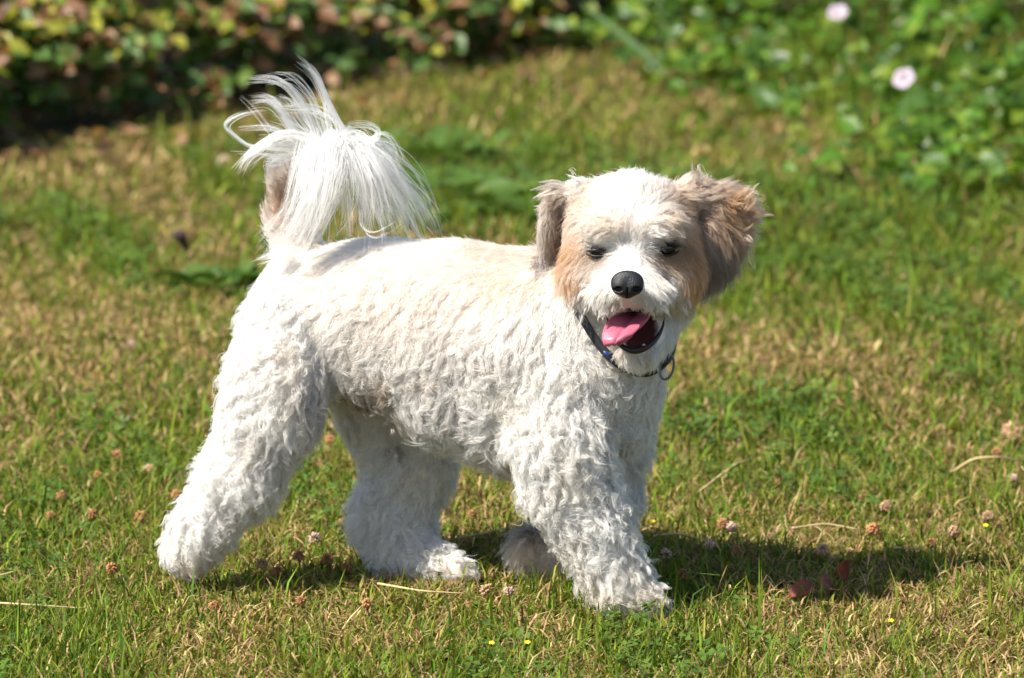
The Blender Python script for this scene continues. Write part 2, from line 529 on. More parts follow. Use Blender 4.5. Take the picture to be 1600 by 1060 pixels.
# ------------------------------------------------------------------ bindweed bank on the right
def bindweed():
    root = empty('bindweed_bank', (0.85, 2.9, 0))
    org = np.array(root.location)
    tag(root, 'dense green bank of bindweed leaves beside the lawn', 'ground cover')
    n = 27000
    x = rng.uniform(-0.15, 2.0, n); y = rng.uniform(1.3, 4.4, n)
    wv = weed_side(x, y) + (fbm(x * 4, y * 4, 61) - 0.5) * 0.5
    k = (wv > -0.24) & (rng.random(n) < ss(-0.26, 0.16, wv) ** 1.6) & (fbm(x * 14, y * 5, 67) > 0.27) & (hedge_side(x, y) > -0.35)
    x, y, wv = x[k], y[k], wv[k]; n = len(x)
    top = 0.03 + 0.25 * ss(-0.05, 0.55, wv) * (0.6 + 0.8 * fbm(x * 5, y * 5, 63))
    z = gz(x, y) + top * (1 - rng.exponential(0.28, n).clip(0, 0.95)) + 0.008
    P = np.stack([x, y, z], -1)
    a = rng.uniform(0, 6.28, n)
    dx = np.stack([np.cos(a), np.sin(a) - 0.35, rng.normal(-0.1, 0.35, n)], -1)
    up = np.array([-0.1, -0.35, 0.9]) + rng.normal(0, 0.42, (n, 3))
    size = 0.017 + 0.021 * rng.random(n) ** 1.5
    col = pick(n, [(0.06, 0.14, 0.012), (0.08, 0.175, 0.016), (0.05, 0.115, 0.012), (0.11, 0.20, 0.018), (0.15, 0.21, 0.022), (0.06, 0.13, 0.025)], rng) * rng.uniform(0.55, 1.45, n)[:, None]
    br = rng.random(n) < 0.02
    col = np.where(br[:, None], np.array([[0.26, 0.14, 0.05]]), col)
    px, py = proj(P)
    vis = (px > 800) & (px < 1640) & (py > -30) & (py < 420)
    score = np.where(vis, 1.0, -5.0) - (y - 1.3) * 0.12 + (z / np.maximum(top, 0.02)) * 0.7 + size * 10 + rng.uniform(0, 0.3, n)
    leaves(root, P - org, dx, up, size, col, 'heart', M_BLEAF, 300, score)
    return root
bindweed()

# small broad-leaved weeds in the lawn
def weed_plant(px, py, nl, size, label, cols, spread=0.05, group=None):
    g = ground(px, py); g[2] = float(gz(g[0], g[1]))
    root = empty('broadleaf_weed', g)
    tag(root, label, 'weed', group)
    V0, F0 = leaf_shape('ovate')
    me_lib = [mesh_np('leaf', V0, np.full(len(F0), 4), F0.ravel(), M_CLOVER, np.repeat(np.array(c)[None], len(V0), 0)) for c in cols]
    for i in range(nl):
        a = rng.uniform(0, 6.28); e = rng.uniform(0.15, 1.0)
        r0 = rng.uniform(0, spread)
        o = link('leaf', me_lib[i % len(cols)], root, (math.cos(a) * r0, math.sin(a) * r0, rng.uniform(0.004, 0.02)))
        o.rotation_euler = (rng.normal(0, 0.3), -e * 0.8, a)
        k = size * rng.uniform(0.7, 1.25)
        o.scale = (k, k * 1.1, k)
DG = [(0.06, 0.12, 0.022), (0.09, 0.15, 0.03), (0.07, 0.135, 0.022)]
weed_plant(365, 455, 60, 0.032, 'clump of dark broad leaved weed in the lawn behind the dog\'s haunch', DG, 0.075)
weed_plant(740, 315, 90, 0.034, 'wide patch of dark green weed leaves behind the dog\'s back and tail', DG, 0.14)
weed_plant(680, 250, 50, 0.03, 'loose tuft of green weed leaves behind the tail plume', DG, 0.10)
weed_plant(815, 345, 40, 0.03, 'low green weed leaves behind the drooping ear', DG, 0.08)
weed_plant(1080, 690, 36, 0.017, 'low rosette of small dark weed leaves in front of a dry lawn patch', DG, 0.07)
weed_plant(610, 655, 24, 0.016, 'small green weed seen between the hind legs', DG, 0.05)

# ------------------------------------------------------------------ flowers, clover heads, straw, dead leaves
M_PETAL = plain('bindweed_petal', (0.42, 0.34, 0.41), 0.6, 0.3, var=0.08, scale=40)
M_THROAT = plain('flower_throat', (0.8, 0.72, 0.35), 0.6, 0.3)
M_STALK = plain('green_stalk', (0.10, 0.16, 0.03), 0.6, 0.3, var=0.3, scale=80)
def bindweed_flower(px, py, Y, r, label, facing=(-0.2, -0.6, 0.75)):
    p = at(px, py, Y)
    root = empty('bindweed_flower', p)
    tag(root, label, 'flower')
    N = 30
    rings = [(0.12, -0.75), (0.3, -0.4), (0.6, -0.12), (0.88, 0.02), (1.0, 0.0)]
    V = []; idx = []
    for (rr, zz) in rings:
        for i in range(N):
            a = i / N * 2 * math.pi
            m_ = 1 + 0.07 * math.cos(5 * a) * rr
            V.append((math.cos(a) * rr * m_ * r, math.sin(a) * rr * m_ * r, zz * r + 0.06 * r * math.cos(5 * a + 1) * rr))
    for q in range(len(rings) - 1):
        for i in range(N):
            idx += [q * N + i, q * N + (i + 1) % N, (q + 1) * N + (i + 1) % N, (q + 1) * N + i]
    rot = Vector(facing).to_track_quat('Z', 'Y').to_euler()
    o = link('corolla', mesh_np('corolla', V, [4] * (len(idx) // 4), idx, M_PETAL), root); o.rotation_euler = rot
    o2 = link('throat', tube_mesh('throat', [(0, 0, -0.75 * r), (0, 0, -0.5 * r), (0, 0, -0.3 * r)], [0.13 * r, 0.12 * r, 0.05 * r], M_THROAT), root); o2.rotation_euler = rot
    z0 = gz(p[0], p[1]) - p[2]
    link('stalk', tube_mesh('stalk', [(0.01, 0.02, z0), (0.012, 0.03, z0 * 0.5), (0, -float(facing[1]) * r * 0.7, -0.35 * r)], 0.0011, M_STALK), root)
bindweed_flower(1309, 19, 3.0, 0.0145, 'pale pink open bindweed flower high on the leafy bank')
bindweed_flower(1412, 122, 2.5, 0.0150, 'larger pale pink bindweed flower lower on the leafy bank', (-0.4, -0.7, 0.6))

HEADS = {
    'brown': [(145, 803), (80, 805), (183, 712), (153, 741), (97, 774), (220, 807), (335, 945), (470, 938), (574, 943), (433, 892), (515, 687), (738, 804), (533, 817), (541, 886), (510, 874), (467, 868), (1365, 827), (1067, 897), (1152, 860), (1350, 773), (175, 888), (276, 772), (1215, 757), (1557, 706), (1130, 818), (1455, 848)],
    'faded': [(762, 922), (1285, 858), (1545, 806), (1490, 830), (1578, 672), (232, 733), (1583, 680), (410, 881), (1385, 790)],
    'pink': [(1143, 824), (1583, 747), (1040, 868), (205, 549), (1108, 852), (795, 925), (492, 842)],
}
HEADCOL = {'brown': (0.56, 0.30, 0.15), 'faded': (0.72, 0.50, 0.33), 'pink': (0.75, 0.56, 0.52)}
HEADLAB = {'brown': 'small round brown withered clover head standing in the lawn',
           'faded': 'ragged pale tan clover head drying in the lawn',
           'pink': 'faded pink clover flower in the lawn'}
def clover_heads():
    lib = {}
    for kd in HEADS:
        m = leafy('clover_head_' + kd, attr=True, trans=0.35, rough=0.8, rand=0.25, spec=0.15)
        vs = []
        for v in range(3):
            V = []; Fc = []; col = []
            nf = 46
            for i in range(nf):                       # florets on a ball, drooping as they wither
                t = (i + 0.5) / nf
                ph = math.acos(1 - 1.75 * t); th = i * 2.39996 + random.uniform(-0.2, 0.2)
                d = np.array([math.sin(ph) * math.cos(th), math.sin(ph) * math.sin(th), math.cos(ph)])
                tip = d * random.uniform(0.85, 1.15) + np.array([0, 0, -0.28 if kd != 'pink' else 0.05]) * math.sin(ph)
                s = np.cross(d, [0.3, 0.1, 1]); s /= np.linalg.norm(s)
                u_ = np.cross(d, s)
                b = len(V)
                V += [d * 0.25 - s * 0.1, d * 0.25 + s * 0.1, tip * 0.7 + s * 0.2 + u_ * 0.06, tip * 0.7 - s * 0.2 + u_ * 0.06, tip + u_ * 0.1, tip * 0.72 - u_ * 0.16]
                Fc += [(b, b + 1, b + 2, b + 3), (b + 3, b + 2, b + 4, b + 4)][:1] + [(b + 3, b + 2, b + 4), (b, b + 5, b + 1), (b + 1, b + 5, b + 2), (b + 5, b + 4, b + 2), (b, b + 3, b + 5), (b + 3, b + 4, b + 5)]
                c = np.array(HEADCOL[kd]) * random.uniform(0.8, 1.2)
                col += [c * 0.7, c * 0.7, c, c, c * 1.25, c]
            vs.append(mesh_np('floret_head', np.array(V), [len(f) for f in Fc], [q for f in Fc for q in f], m, np.array(col), smooth=False))
        lib[kd] = vs
    st = tube_mesh('stalk', [(0, 0, -1), (0.1, 0.05, -0.6), (0.05, 0, -0.25), (0, 0, 0)], [0.04, 0.04, 0.035, 0.035], M_STALK, 5)
    for kd, lst in HEADS.items():
        for i, (px, py) in enumerate(lst):
            h = random.uniform(0.014, 0.021)
            d = ray(px, py)
            tt = (h - CAM[2]) / d[2]
            p = CAM + d * tt
            p[2] += float(gz(p[0], p[1]))
            root = empty('clover_head', p - np.array([0, 0, h]))
            tag(root, HEADLAB[kd], 'clover head', {'brown': 'withered brown clover heads in the lawn', 'faded': 'ragged tan clover heads in the lawn', 'pink': 'pink clover flowers in the lawn'}[kd])
            own = {(1365, 827): 'largest brown withered clover head beside a fine straw stem', (1578, 672): 'big ragged tan clover head near the pale arching straw',
                   (1143, 824): 'faded pink clover flower touching a brown withered head', (1067, 897): 'brown withered clover head in the dog\'s shadow beside the front paw',
                   (515, 687): 'brown withered clover head seen between the dog\'s hind legs', (738, 804): 'brown withered clover head between far hind leg and front legs',
                   (795, 925): 'faded pink clover flower between planted hind paw and lifted front paw', (762, 922): 'ragged tan clover head at the toes of the planted hind paw'}.get((px, py))
            if own: root['label'] = own
            r = random.uniform(0.0046, 0.0066) * (1.25 if kd == 'faded' else 1.05)
            if (px, py) == (1578, 672): r = 0.0105
            if (px, py) == (1365, 827): r = 0.0082
            o = link('floret_head', lib[kd][i % 3], root, (0, 0, h)); o.scale = (r, r, r * 0.95)
            o.rotation_euler = (random.uniform(-0.5, 0.5), random.uniform(-0.5, 0.5), random.uniform(0, 6))
            s = link('stalk', st, root, (0, 0, h - r * 0.6)); s.scale = (h, h, h)
clover_heads()

M_STRAW = plain('straw', (0.50, 0.38, 0.19), 0.6, 0.3, var=0.25, scale=60)
def straw(pts, label, r=0.0011):
    P = []
    for (px, py, h) in pts:
        d = ray(px, py); p = CAM + d * ((h - CAM[2]) / d[2]); p[2] += float(gz(p[0], p[1])); P.append(p)
    P = np.array(P); org = P[0].copy()
    t = np.linspace(0, len(P) - 1, 12)
    Q = np.stack([np.interp(t, np.arange(len(P)), P[:, k]) for k in range(3)], -1)
    Q[1:-1] = (Q[:-2] + 2 * Q[1:-1] + Q[2:]) / 4
    o = link('straw_stem', tube_mesh('straw_stem', Q - org, np.linspace(r, r * 0.5, 12), M_STRAW, 5), None, org)
    tag(o, label, 'straw')
straw([(-10, 942, .016), (60, 946, .018), (135, 951, .014)], 'long pale straw stem lying flat beyond the raised hind paw\'s left side')
straw([(-10, 902, .016), (22, 893, .02)], 'short thick pale straw stub in the dry grass away from the dog')
straw([(715, 842, .014), (790, 826, .022), (842, 810, .03)], 'thin straw stem slanting up between far hind paw and front legs')
straw([(590, 912, .02), (660, 924, .022), (730, 928, .016)], 'thin straw stem lying across the planted hind paw')
straw([(1488, 738, .012), (1520, 716, .03), (1565, 714, .03), (1600, 722, .015)], 'pale curved straw stem arching over the grass', 0.0016)
straw([(1020, 838, .014), (1060, 833, .02), (1110, 846, .014)], 'curled straw stem beside the front leg\'s shadow')
straw([(1395, 856, .016), (1440, 857, .016)], 'short straight straw piece in the dry grass', 0.0014)
straw([(1090, 770, .012), (1150, 724, .02), (1180, 715, .014)], 'kinked straw stem on the bare dry patch')
straw([(1235, 826, .015), (1290, 818, .017), (1340, 827, .014)], 'fine straw stem lying beside the biggest brown clover head')

M_RUST = plain('rust_leaf', (0.20, 0.052, 0.026), 0.55, 0.4, var=0.5, scale=60, bump=0.5)
def dead_leaf(px, py, h, size, rot, label, cup=0.5):
    d = ray(px, py); p = CAM + d * ((h - CAM[2]) / d[2])
    N = 9; V = []; idx = []
    for i in range(N):
        t = i / (N - 1)
        wdt = 0.36 * math.sin(math.pi * min(1, t * 0.93 + 0.05)) ** 0.7
        for j in range(5):
            q = (j - 2) / 2
            V.append(((t - 0.5), q * wdt, cup * wdt * q * q - 0.35 * (t - 0.5) ** 2 + 0.02 * math.sin(9 * t + 3 * q)))
    for i in range(N - 1):
        for j in range(4):
            idx += [i * 5 + j, (i + 1) * 5 + j, (i + 1) * 5 + j + 1, i * 5 + j + 1]
    me = mesh_np('fallen_leaf', np.array(V) * size, [4] * (len(idx) // 4), idx, M_RUST)
    o = link('fallen_leaf', me, None, p); o.rotation_euler = rot
    md = o.modifiers.new('thickness', 'SOLIDIFY'); md.thickness = 0.0005
    tag(o, label, 'leaf')
dead_leaf(1255, 923, 0.014, 0.026, (0.5, -0.2, 0.25), 'curled rust red fallen leaf lying in the dog\'s shadow, flattest of three')
dead_leaf(1293, 914, 0.016, 0.024, (0.9, 0.5, 0.9), 'small crumpled rust red leaf between two others in the shadow')
dead_leaf(1319, 890, 0.022, 0.021, (0.3, -1.35, -1.3), 'rust brown leaf standing upright in the dog\'s shadow', 0.3)
M_DARK = plain('dark_seed', (0.05, 0.035, 0.035), 0.8, 0.2, var=0.4, scale=300, bump=0.8)
def seed_head():
    g = ground(293, 396); g[2] = float(gz(g[0], g[1]))
    root = empty('seed_head', g); tag(root, 'dark drooping seed head standing alone in the lawn beyond the haunch', 'seed head')
    link('stalk', tube_mesh('stalk', [(0, 0, 0), (-0.001, 0, 0.008), (-0.002, 0, 0.014)], 0.002, M_DARK), root)
    pts = [(-0.002, 0, 0.012), (-0.004, 0, 0.02), (-0.007, -0.002, 0.027), (-0.012, -0.004, 0.031), (-0.018, -0.005, 0.03)]
    link('spike', tube_mesh('spike', pts, [0.003, 0.0055, 0.0075, 0.0075, 0.004], M_DARK, 8), root)
seed_head()
M_BUTTER = plain('yellow_petal', (0.75, 0.55, 0.02), 0.5, 0.3)
def yellow(px, py, label):
    h = 0.017; d = ray(px, py); p = CAM + d * ((h - CAM[2]) / d[2])
    root = empty('yellow_flower', p - np.array([0, 0, h])); tag(root, label, 'flower', 'tiny yellow flowers in the lawn')
    for i in range(5):
        a = i * 1.2566
        c, s = math.cos(a), math.sin(a)
        V = [(0, 0, 0), (c * .0014 - s * .0014, s * .0014 + c * .0014, .0012), (c * .003, s * .003, .001), (c * .0014 + s * .0014, s * .0014 - c * .0014, .0012)]
        o = link('petal', mesh_np('petal', V, [4], [0, 1, 2, 3], M_BUTTER), root, (0, 0, h)); o.rotation_euler = (0.4, 0, 0)
    link('stalk', tube_mesh('stalk', [(0, 0, 0), (.001, 0, h * .5), (0, 0, h)], 0.0005, M_STALK, 5), root)
for p in ((1392, 971), (768, 1006), (824, 1005), (1020, 816), (1540, 822)):
    yellow(*p, 'tiny yellow flower low in the lawn')
def long_blade(pts, wd, label, col):
    P = np.array([at(*p) for p in pts]); org = P[0].copy(); P = P - org
    t = np.linspace(0, len(P) - 1, 10)
    Q = np.stack([np.interp(t, np.arange(len(P)), P[:, k]) for k in range(3)], -1)
    wv = wd * np.sin(np.linspace(0.35, 3.05, 10))
    V = np.concatenate([Q + np.array([0.6, -0.3, 0.6]) * wv[:, None], Q - np.array([0, 0.4, 0]) * wv[:, None], Q - np.array([0.6, -0.3, 0.6]) * wv[:, None]])
    idx = []
    for i in range(9):
        for b in (0, 10): idx += [b + i, b + i + 1, b + i + 11, b + i + 10]
    o = link('long_leaf', mesh_np('long_leaf', V, [4] * (len(idx) // 4), idx, M_BLEAF, np.repeat(np.array(col)[None], 30, 0)), None, org)
    tag(o, label, 'blade')
long_blade([(1040, 118, 3.0), (1000, 78, 3.05), (950, 38, 3.12), (905, 2, 3.25)], 0.006, 'long blue green blade leaning over where hedge meets bindweed', (0.10, 0.17, 0.07))
long_blade([(1455, 160, 2.75), (1500, 128, 2.78), (1545, 98, 2.82), (1592, 74, 2.9)], 0.006, 'long pale green blade slanting through the bindweed', (0.13, 0.22, 0.05))
long_blade([(1545, 130, 2.6), (1575, 165, 2.6), (1610, 205, 2.6)], 0.005, 'arching dark green blade at the lower flank of the bindweed', (0.09, 0.17, 0.05))

# ------------------------------------------------------------------ the dog: one implicit body, grown as one surface
class Prim:
    def __init__(s, tag_, a, b, ra, rb, k):
        s.tag, s.a, s.b, s.ra, s.rb, s.k = tag_, a, b, ra, rb, k
        s.lo = np.minimum(a - ra, b - rb) - 0.03; s.hi = np.maximum(a + ra, b + rb) + 0.03
    def d(s, P):
        ab = s.b - s.a
        t = np.clip(((P - s.a) @ ab) / max(ab @ ab, 1e-12), 0, 1)
        return np.linalg.norm(P - s.a - t[..., None] * ab, axis=-1) - (s.ra + (s.rb - s.ra) * t)
class Ell:
    def __init__(s, tag_, c, r, k, R=None):
        s.tag, s.c, s.r, s.k, s.R = tag_, c, np.asarray(r), k, R
        m = float(np.max(s.r)); s.lo = c - m - 0.03; s.hi = c + m + 0.03
    def d(s, P):
        q = P - s.c
        if s.R is not None: q = q @ s.R
        k0 = np.linalg.norm(q / s.r, axis=-1); k1 = np.linalg.norm(q / s.r ** 2, axis=-1)
        return k0 * (k0 - 1) / np.maximum(k1, 1e-6)
PR = []
def chain(tag_, pts, k=0.010):
    sl = {LNF: 0.89, LNH: 0.93}.get(tag_, 1.0)
    for p, q in zip(pts[:-1], pts[1:]):
        PR.append(Prim(tag_, at(*p[:3]), at(*q[:3]), p[3] * sl * psize(p[2]), q[3] * sl * psize(q[2]), k))
def ball(tag_, px, py, Y, rx, ry, rY, k=0.010, roll=0.0, yaw=0.0):
    s = psize(Y); R = None
    if roll or yaw:
        c, n_ = math.cos(roll), math.sin(roll)
        R1 = np.array([[c, 0, n_], [0, 1, 0], [-n_, 0, c]])
        c, n_ = math.cos(yaw), math.sin(yaw)
        R = np.array([[c, -n_, 0], [n_, c, 0], [0, 0, 1]]) @ R1
    PR.append(Ell(tag_, at(px, py, Y), (rx * s, rY, ry * s), k, R))

BODY, HEAD, EARL, EARR, LNF, LFF, LNH, LFH, TAIL = range(9)
# trunk
chain(BODY, [(492, 482, .060, 94), (590, 494, .045, 112), (710, 512, .025, 126), (830, 538, .002, 138), (905, 560, -.012, 122)], 0.02)
chain(BODY, [(600, 535, .043, 96), (720, 580, .022, 112), (830, 612, .004, 118), (925, 622, -.012, 88)], 0.02)
chain(BODY, [(880, 505, -.01, 104), (950, 470, -.028, 88), (985, 425, -.038, 80)], 0.02)
chain(BODY, [(950, 540, -.025, 84), (952, 625, -.015, 62)], 0.02)
# near hind leg, pushed far back, toe just leaving the ground
chain(LNH, [(452, 510, .036, 76), (436, 588, .016, 76), (424, 650, .006, 68), (372, 752, .001, 56), (322, 826, -.004, 41), (290, 866, -.004, 30), (302, 882, -.012, 20)], 0.014)
chain(LNH, [(322, 800, -.004, 36), (286, 858, -.004, 28)], 0.01)
# far hind leg, planted
chain(LFH, [(560, 560, .095, 74), (612, 650, .098, 70), (640, 722, .096, 62), (612, 812, .090, 54), (630, 868, .072, 42), (668, 892, .055, 34), (708, 897, .042, 28)], 0.014)
# near front leg, planted forward
chain(LNF, [(872, 600, -.045, 86), (876, 690, -.062, 80), (892, 752, -.068, 70), (922, 815, -.074, 56), (950, 876, -.080, 45), (972, 922, -.086, 40), (1010, 936, -.094, 28)], 0.014)
chain(LNF, [(960, 905, -.080, 40), (1000, 945, -.088, 24)], 0.01)
# far front leg, lifted and folded back at the wrist
chain(LFF, [(945, 620, .045, 72), (952, 700, .050, 50), (955, 770, .046, 36), (938, 822, .044, 32), (880, 884, .044, 38), (834, 862, .046, 36)], 0.012)
# tail carried up and over
chain(TAIL, [(470, 402, .062, 34), (452, 345, .066, 28), (456, 285, .066, 25), (490, 243, .060, 20), (535, 232, .052, 15), (560, 246, .046, 10)], 0.012)
# head
ball(HEAD, 986, 362, -.052, 98, 82, .056, 0.014)
chain(HEAD, [(985, 385, -.06, 84), (984, 430, -.075, 72)], 0.014)
ball(HEAD, 922, 424, -.070, 44, 52, .030, 0.014)
ball(HEAD, 1052, 424, -.070, 46, 54, .030, 0.014)
chain(HEAD, [(1046, 470, -.055, 34), (1020, 525, -.07, 26)], 0.012)
ball(HEAD, 948, 356, -.100, 34, 24, .016, 0.010)
ball(HEAD, 1030, 350, -.100, 34, 24, .016, 0.010)
chain(HEAD, [(983, 425, -.100, 44), (981, 446, -.130, 37)], 0.010)
chain(HEAD, [(981, 440, -.128, 27), (980, 446, -.150, 22)], 0.006)
ball(HEAD, 956, 456, -.128, 30, 22, .022, 0.008)
ball(HEAD, 1008, 455, -.128, 32, 23, .022, 0.008)
chain(HEAD, [(1012, 520, -.075, 34), (1000, 545, -.108, 25), (988, 548, -.124, 17)], 0.008)
# ears
ball(EARL, 863, 355, -.030, 12, 60, .024, 0.007, roll=0.06, yaw=-0.35)
chain(EARL, [(908, 302, -.04, 20), (874, 308, -.035, 12)], 0.010)
ball(EARR, 1124, 374, -.042, 43, 84, .010, 0.010, roll=0.36, yaw=0.3)
chain(EARR, [(1075, 305, -.045, 22), (1125, 312, -.04, 15), (1158, 330, -.038, 11)], 0.010)
# the open mouth
MOUTH_C = at(1000, 510, -.124)
CAV = [Ell(0, MOUTH_C, (46 * psize(-.12), .042, 35 * psize(-.12)), 0), Ell(0, at(985, 517, -.14), (36 * psize(-.12), .03, 29 * psize(-.12)), 0)]

def smin(a, b, k):
    h = np.clip(0.5 + 0.5 * (b - a) / k, 0, 1)
    return b + (a - b) * h - k * h * (1 - h)
H = 0.0036
LO = np.min([p.lo for p in PR], 0); HI = np.max([p.hi for p in PR], 0)
DIM = np.ceil((HI - LO) / H).astype(int) + 1
AX = [LO[i] + np.arange(DIM[i]) * H for i in range(3)]
FLD = np.full(DIM, 0.06, dtype=np.float64)
def sub(lo, hi):
    a = np.clip(np.floor((lo - LO) / H).astype(int), 0, DIM); b = np.clip(np.ceil((hi - LO) / H).astype(int) + 1, 0, DIM)
    sl = tuple(slice(a[i], b[i]) for i in range(3))
    G = np.stack(np.meshgrid(*[AX[i][sl[i]] for i in range(3)], indexing='ij'), -1)
    return sl, G
for p in PR:
    sl, G = sub(p.lo, p.hi)
    FLD[sl] = smin(FLD[sl], p.d(G), p.k)
for c in CAV:
    sl, G = sub(c.lo, c.hi)
    FLD[sl] = -smin(-FLD[sl], c.d(G), 0.004)

def field(P):
    q = np.clip((P - LO) / H, 0, DIM - 1.001)
    i = q.astype(int); f = q - i
    x, y, z = i[..., 0], i[..., 1], i[..., 2]; fx, fy, fz = f[..., 0], f[..., 1], f[..., 2]
    r = 0
    for dx in (0, 1):
        for dy in (0, 1):
            for dz in (0, 1):
                r = r + FLD[x + dx, y + dy, z + dz] * (fx if dx else 1 - fx) * (fy if dy else 1 - fy) * (fz if dz else 1 - fz)
    return r
def grad(P, e=0.003):
    return norm(np.stack([field(P + e * np.eye(3)[i]) - field(P - e * np.eye(3)[i]) for i in range(3)], -1))
def hit(px, py, y0=-0.25):                  # where the sight line of a measured pixel meets the skin
    d = ray(px, py); d = d / np.linalg.norm(d)
    p = CAM + d * ((y0 - CAM[1]) / d[1])
    for _ in range(200):
        f = float(field(p[None])[0])
        if f < 0.0004: break
        p = p + d * max(min(f * 0.8, 0.01), 0.0004)
    return p

def surface_nets(f):
    s = f < 0
    nx, ny, nz = f.shape
    cnt = np.zeros((nx - 1, ny - 1, nz - 1)); acc = np.zeros((nx - 1, ny - 1, nz - 1, 3))
    def c(o): return f[o[0]:nx - 1 + o[0], o[1]:ny - 1 + o[1], o[2]:nz - 1 + o[2]]
    for ax in range(3):
        for u in (0, 1):
            for v in (0, 1):
                o = [0, 0, 0]; o[(ax + 1) % 3] = u; o[(ax + 2) % 3] = v
                o2 = list(o); o2[ax] = 1
                a, b = c(o), c(o2)
                m = (a < 0) != (b < 0)
                t = np.where(m, a / np.where(m, a - b, 1), 0)
                cnt += m
                for k in range(3):
                    acc[..., k] += np.where(m, (t if k == ax else o[k]), 0)
    act = cnt > 0
    ids = -np.ones(act.shape, dtype=np.int64); ids[act] = np.arange(act.sum())
    cells = np.argwhere(act)
    V = LO + (cells + acc[act] / cnt[act][:, None]) * H
    Q = []
    for ax in range(3):
        u, v = (ax + 1) % 3, (ax + 2) % 3
        a = f[tuple(slice(0, -1) if i == ax else slice(1, -1) for i in range(3))]
        b = f[tuple(slice(1, None) if i == ax else slice(1, -1) for i in range(3))]
        m = (a < 0) != (b < 0)
        e = np.argwhere(m); neg = (a < 0)[m]
        e[:, u] += 1; e[:, v] += 1
        def cell(du, dv):
            q = e.copy(); q[:, u] -= du; q[:, v] -= dv
            return ids[q[:, 0], q[:, 1], q[:, 2]]
        q = np.stack([cell(1, 1), cell(0, 1), cell(0, 0), cell(1, 0)], -1)
        Q.append(np.where(neg[:, None], q, q[:, ::-1]))
    return V, np.concatenate(Q)
SV, SQ = surface_nets(FLD)

def catmull(pts, n):
    p = np.asarray(pts, float); p = np.vstack([2 * p[0] - p[1], p, 2 * p[-1] - p[-2]])
    t = np.linspace(0, len(p) - 3 - 1e-6, n); i = t.astype(int); f = (t - i)[:, None]
    a, b, c, d = p[i], p[i + 1], p[i + 2], p[i + 3]
    return 0.5 * (2 * b + (c - a) * f + (2 * a - 5 * b + 4 * c - d) * f ** 2 + (3 * b - a - 3 * c + d) * f ** 3)
def neck_field(P):                          # the trunk and neck without the head: what the collar lies on
    f = np.full(P.shape[:-1], 1.0)
    for p in PR:
        if p.tag == BODY: f = smin(f, p.d(P), p.k)
    return f
def neck_grad(P, e=0.003):
    return norm(np.stack([neck_field(P + e * np.eye(3)[i]) - neck_field(P - e * np.eye(3)[i]) for i in range(3)], -1))
loop = catmull([at(*p) for p in [(908, 486, -.075), (930, 530, -.085), (962, 566, -.08), (1006, 582, -.068), (1044, 564, -.05), (1054, 515, .0), (1015, 455, .035), (960, 435, .04), (915, 446, .0), (908, 486, -.075)]], 73)[:-1]
for _ in range(25):                              # lay the band on the coat
    f = neck_field(loop)
    loop = loop + neck_grad(loop) * np.clip(0.0045 + 0.0035 * ss(935, 975, proj(loop)[0]) - f, -0.003, 0.004)[:, None]
    loop = (np.roll(loop, 1, 0) + 6 * loop + np.roll(loop, -1, 0)) / 8

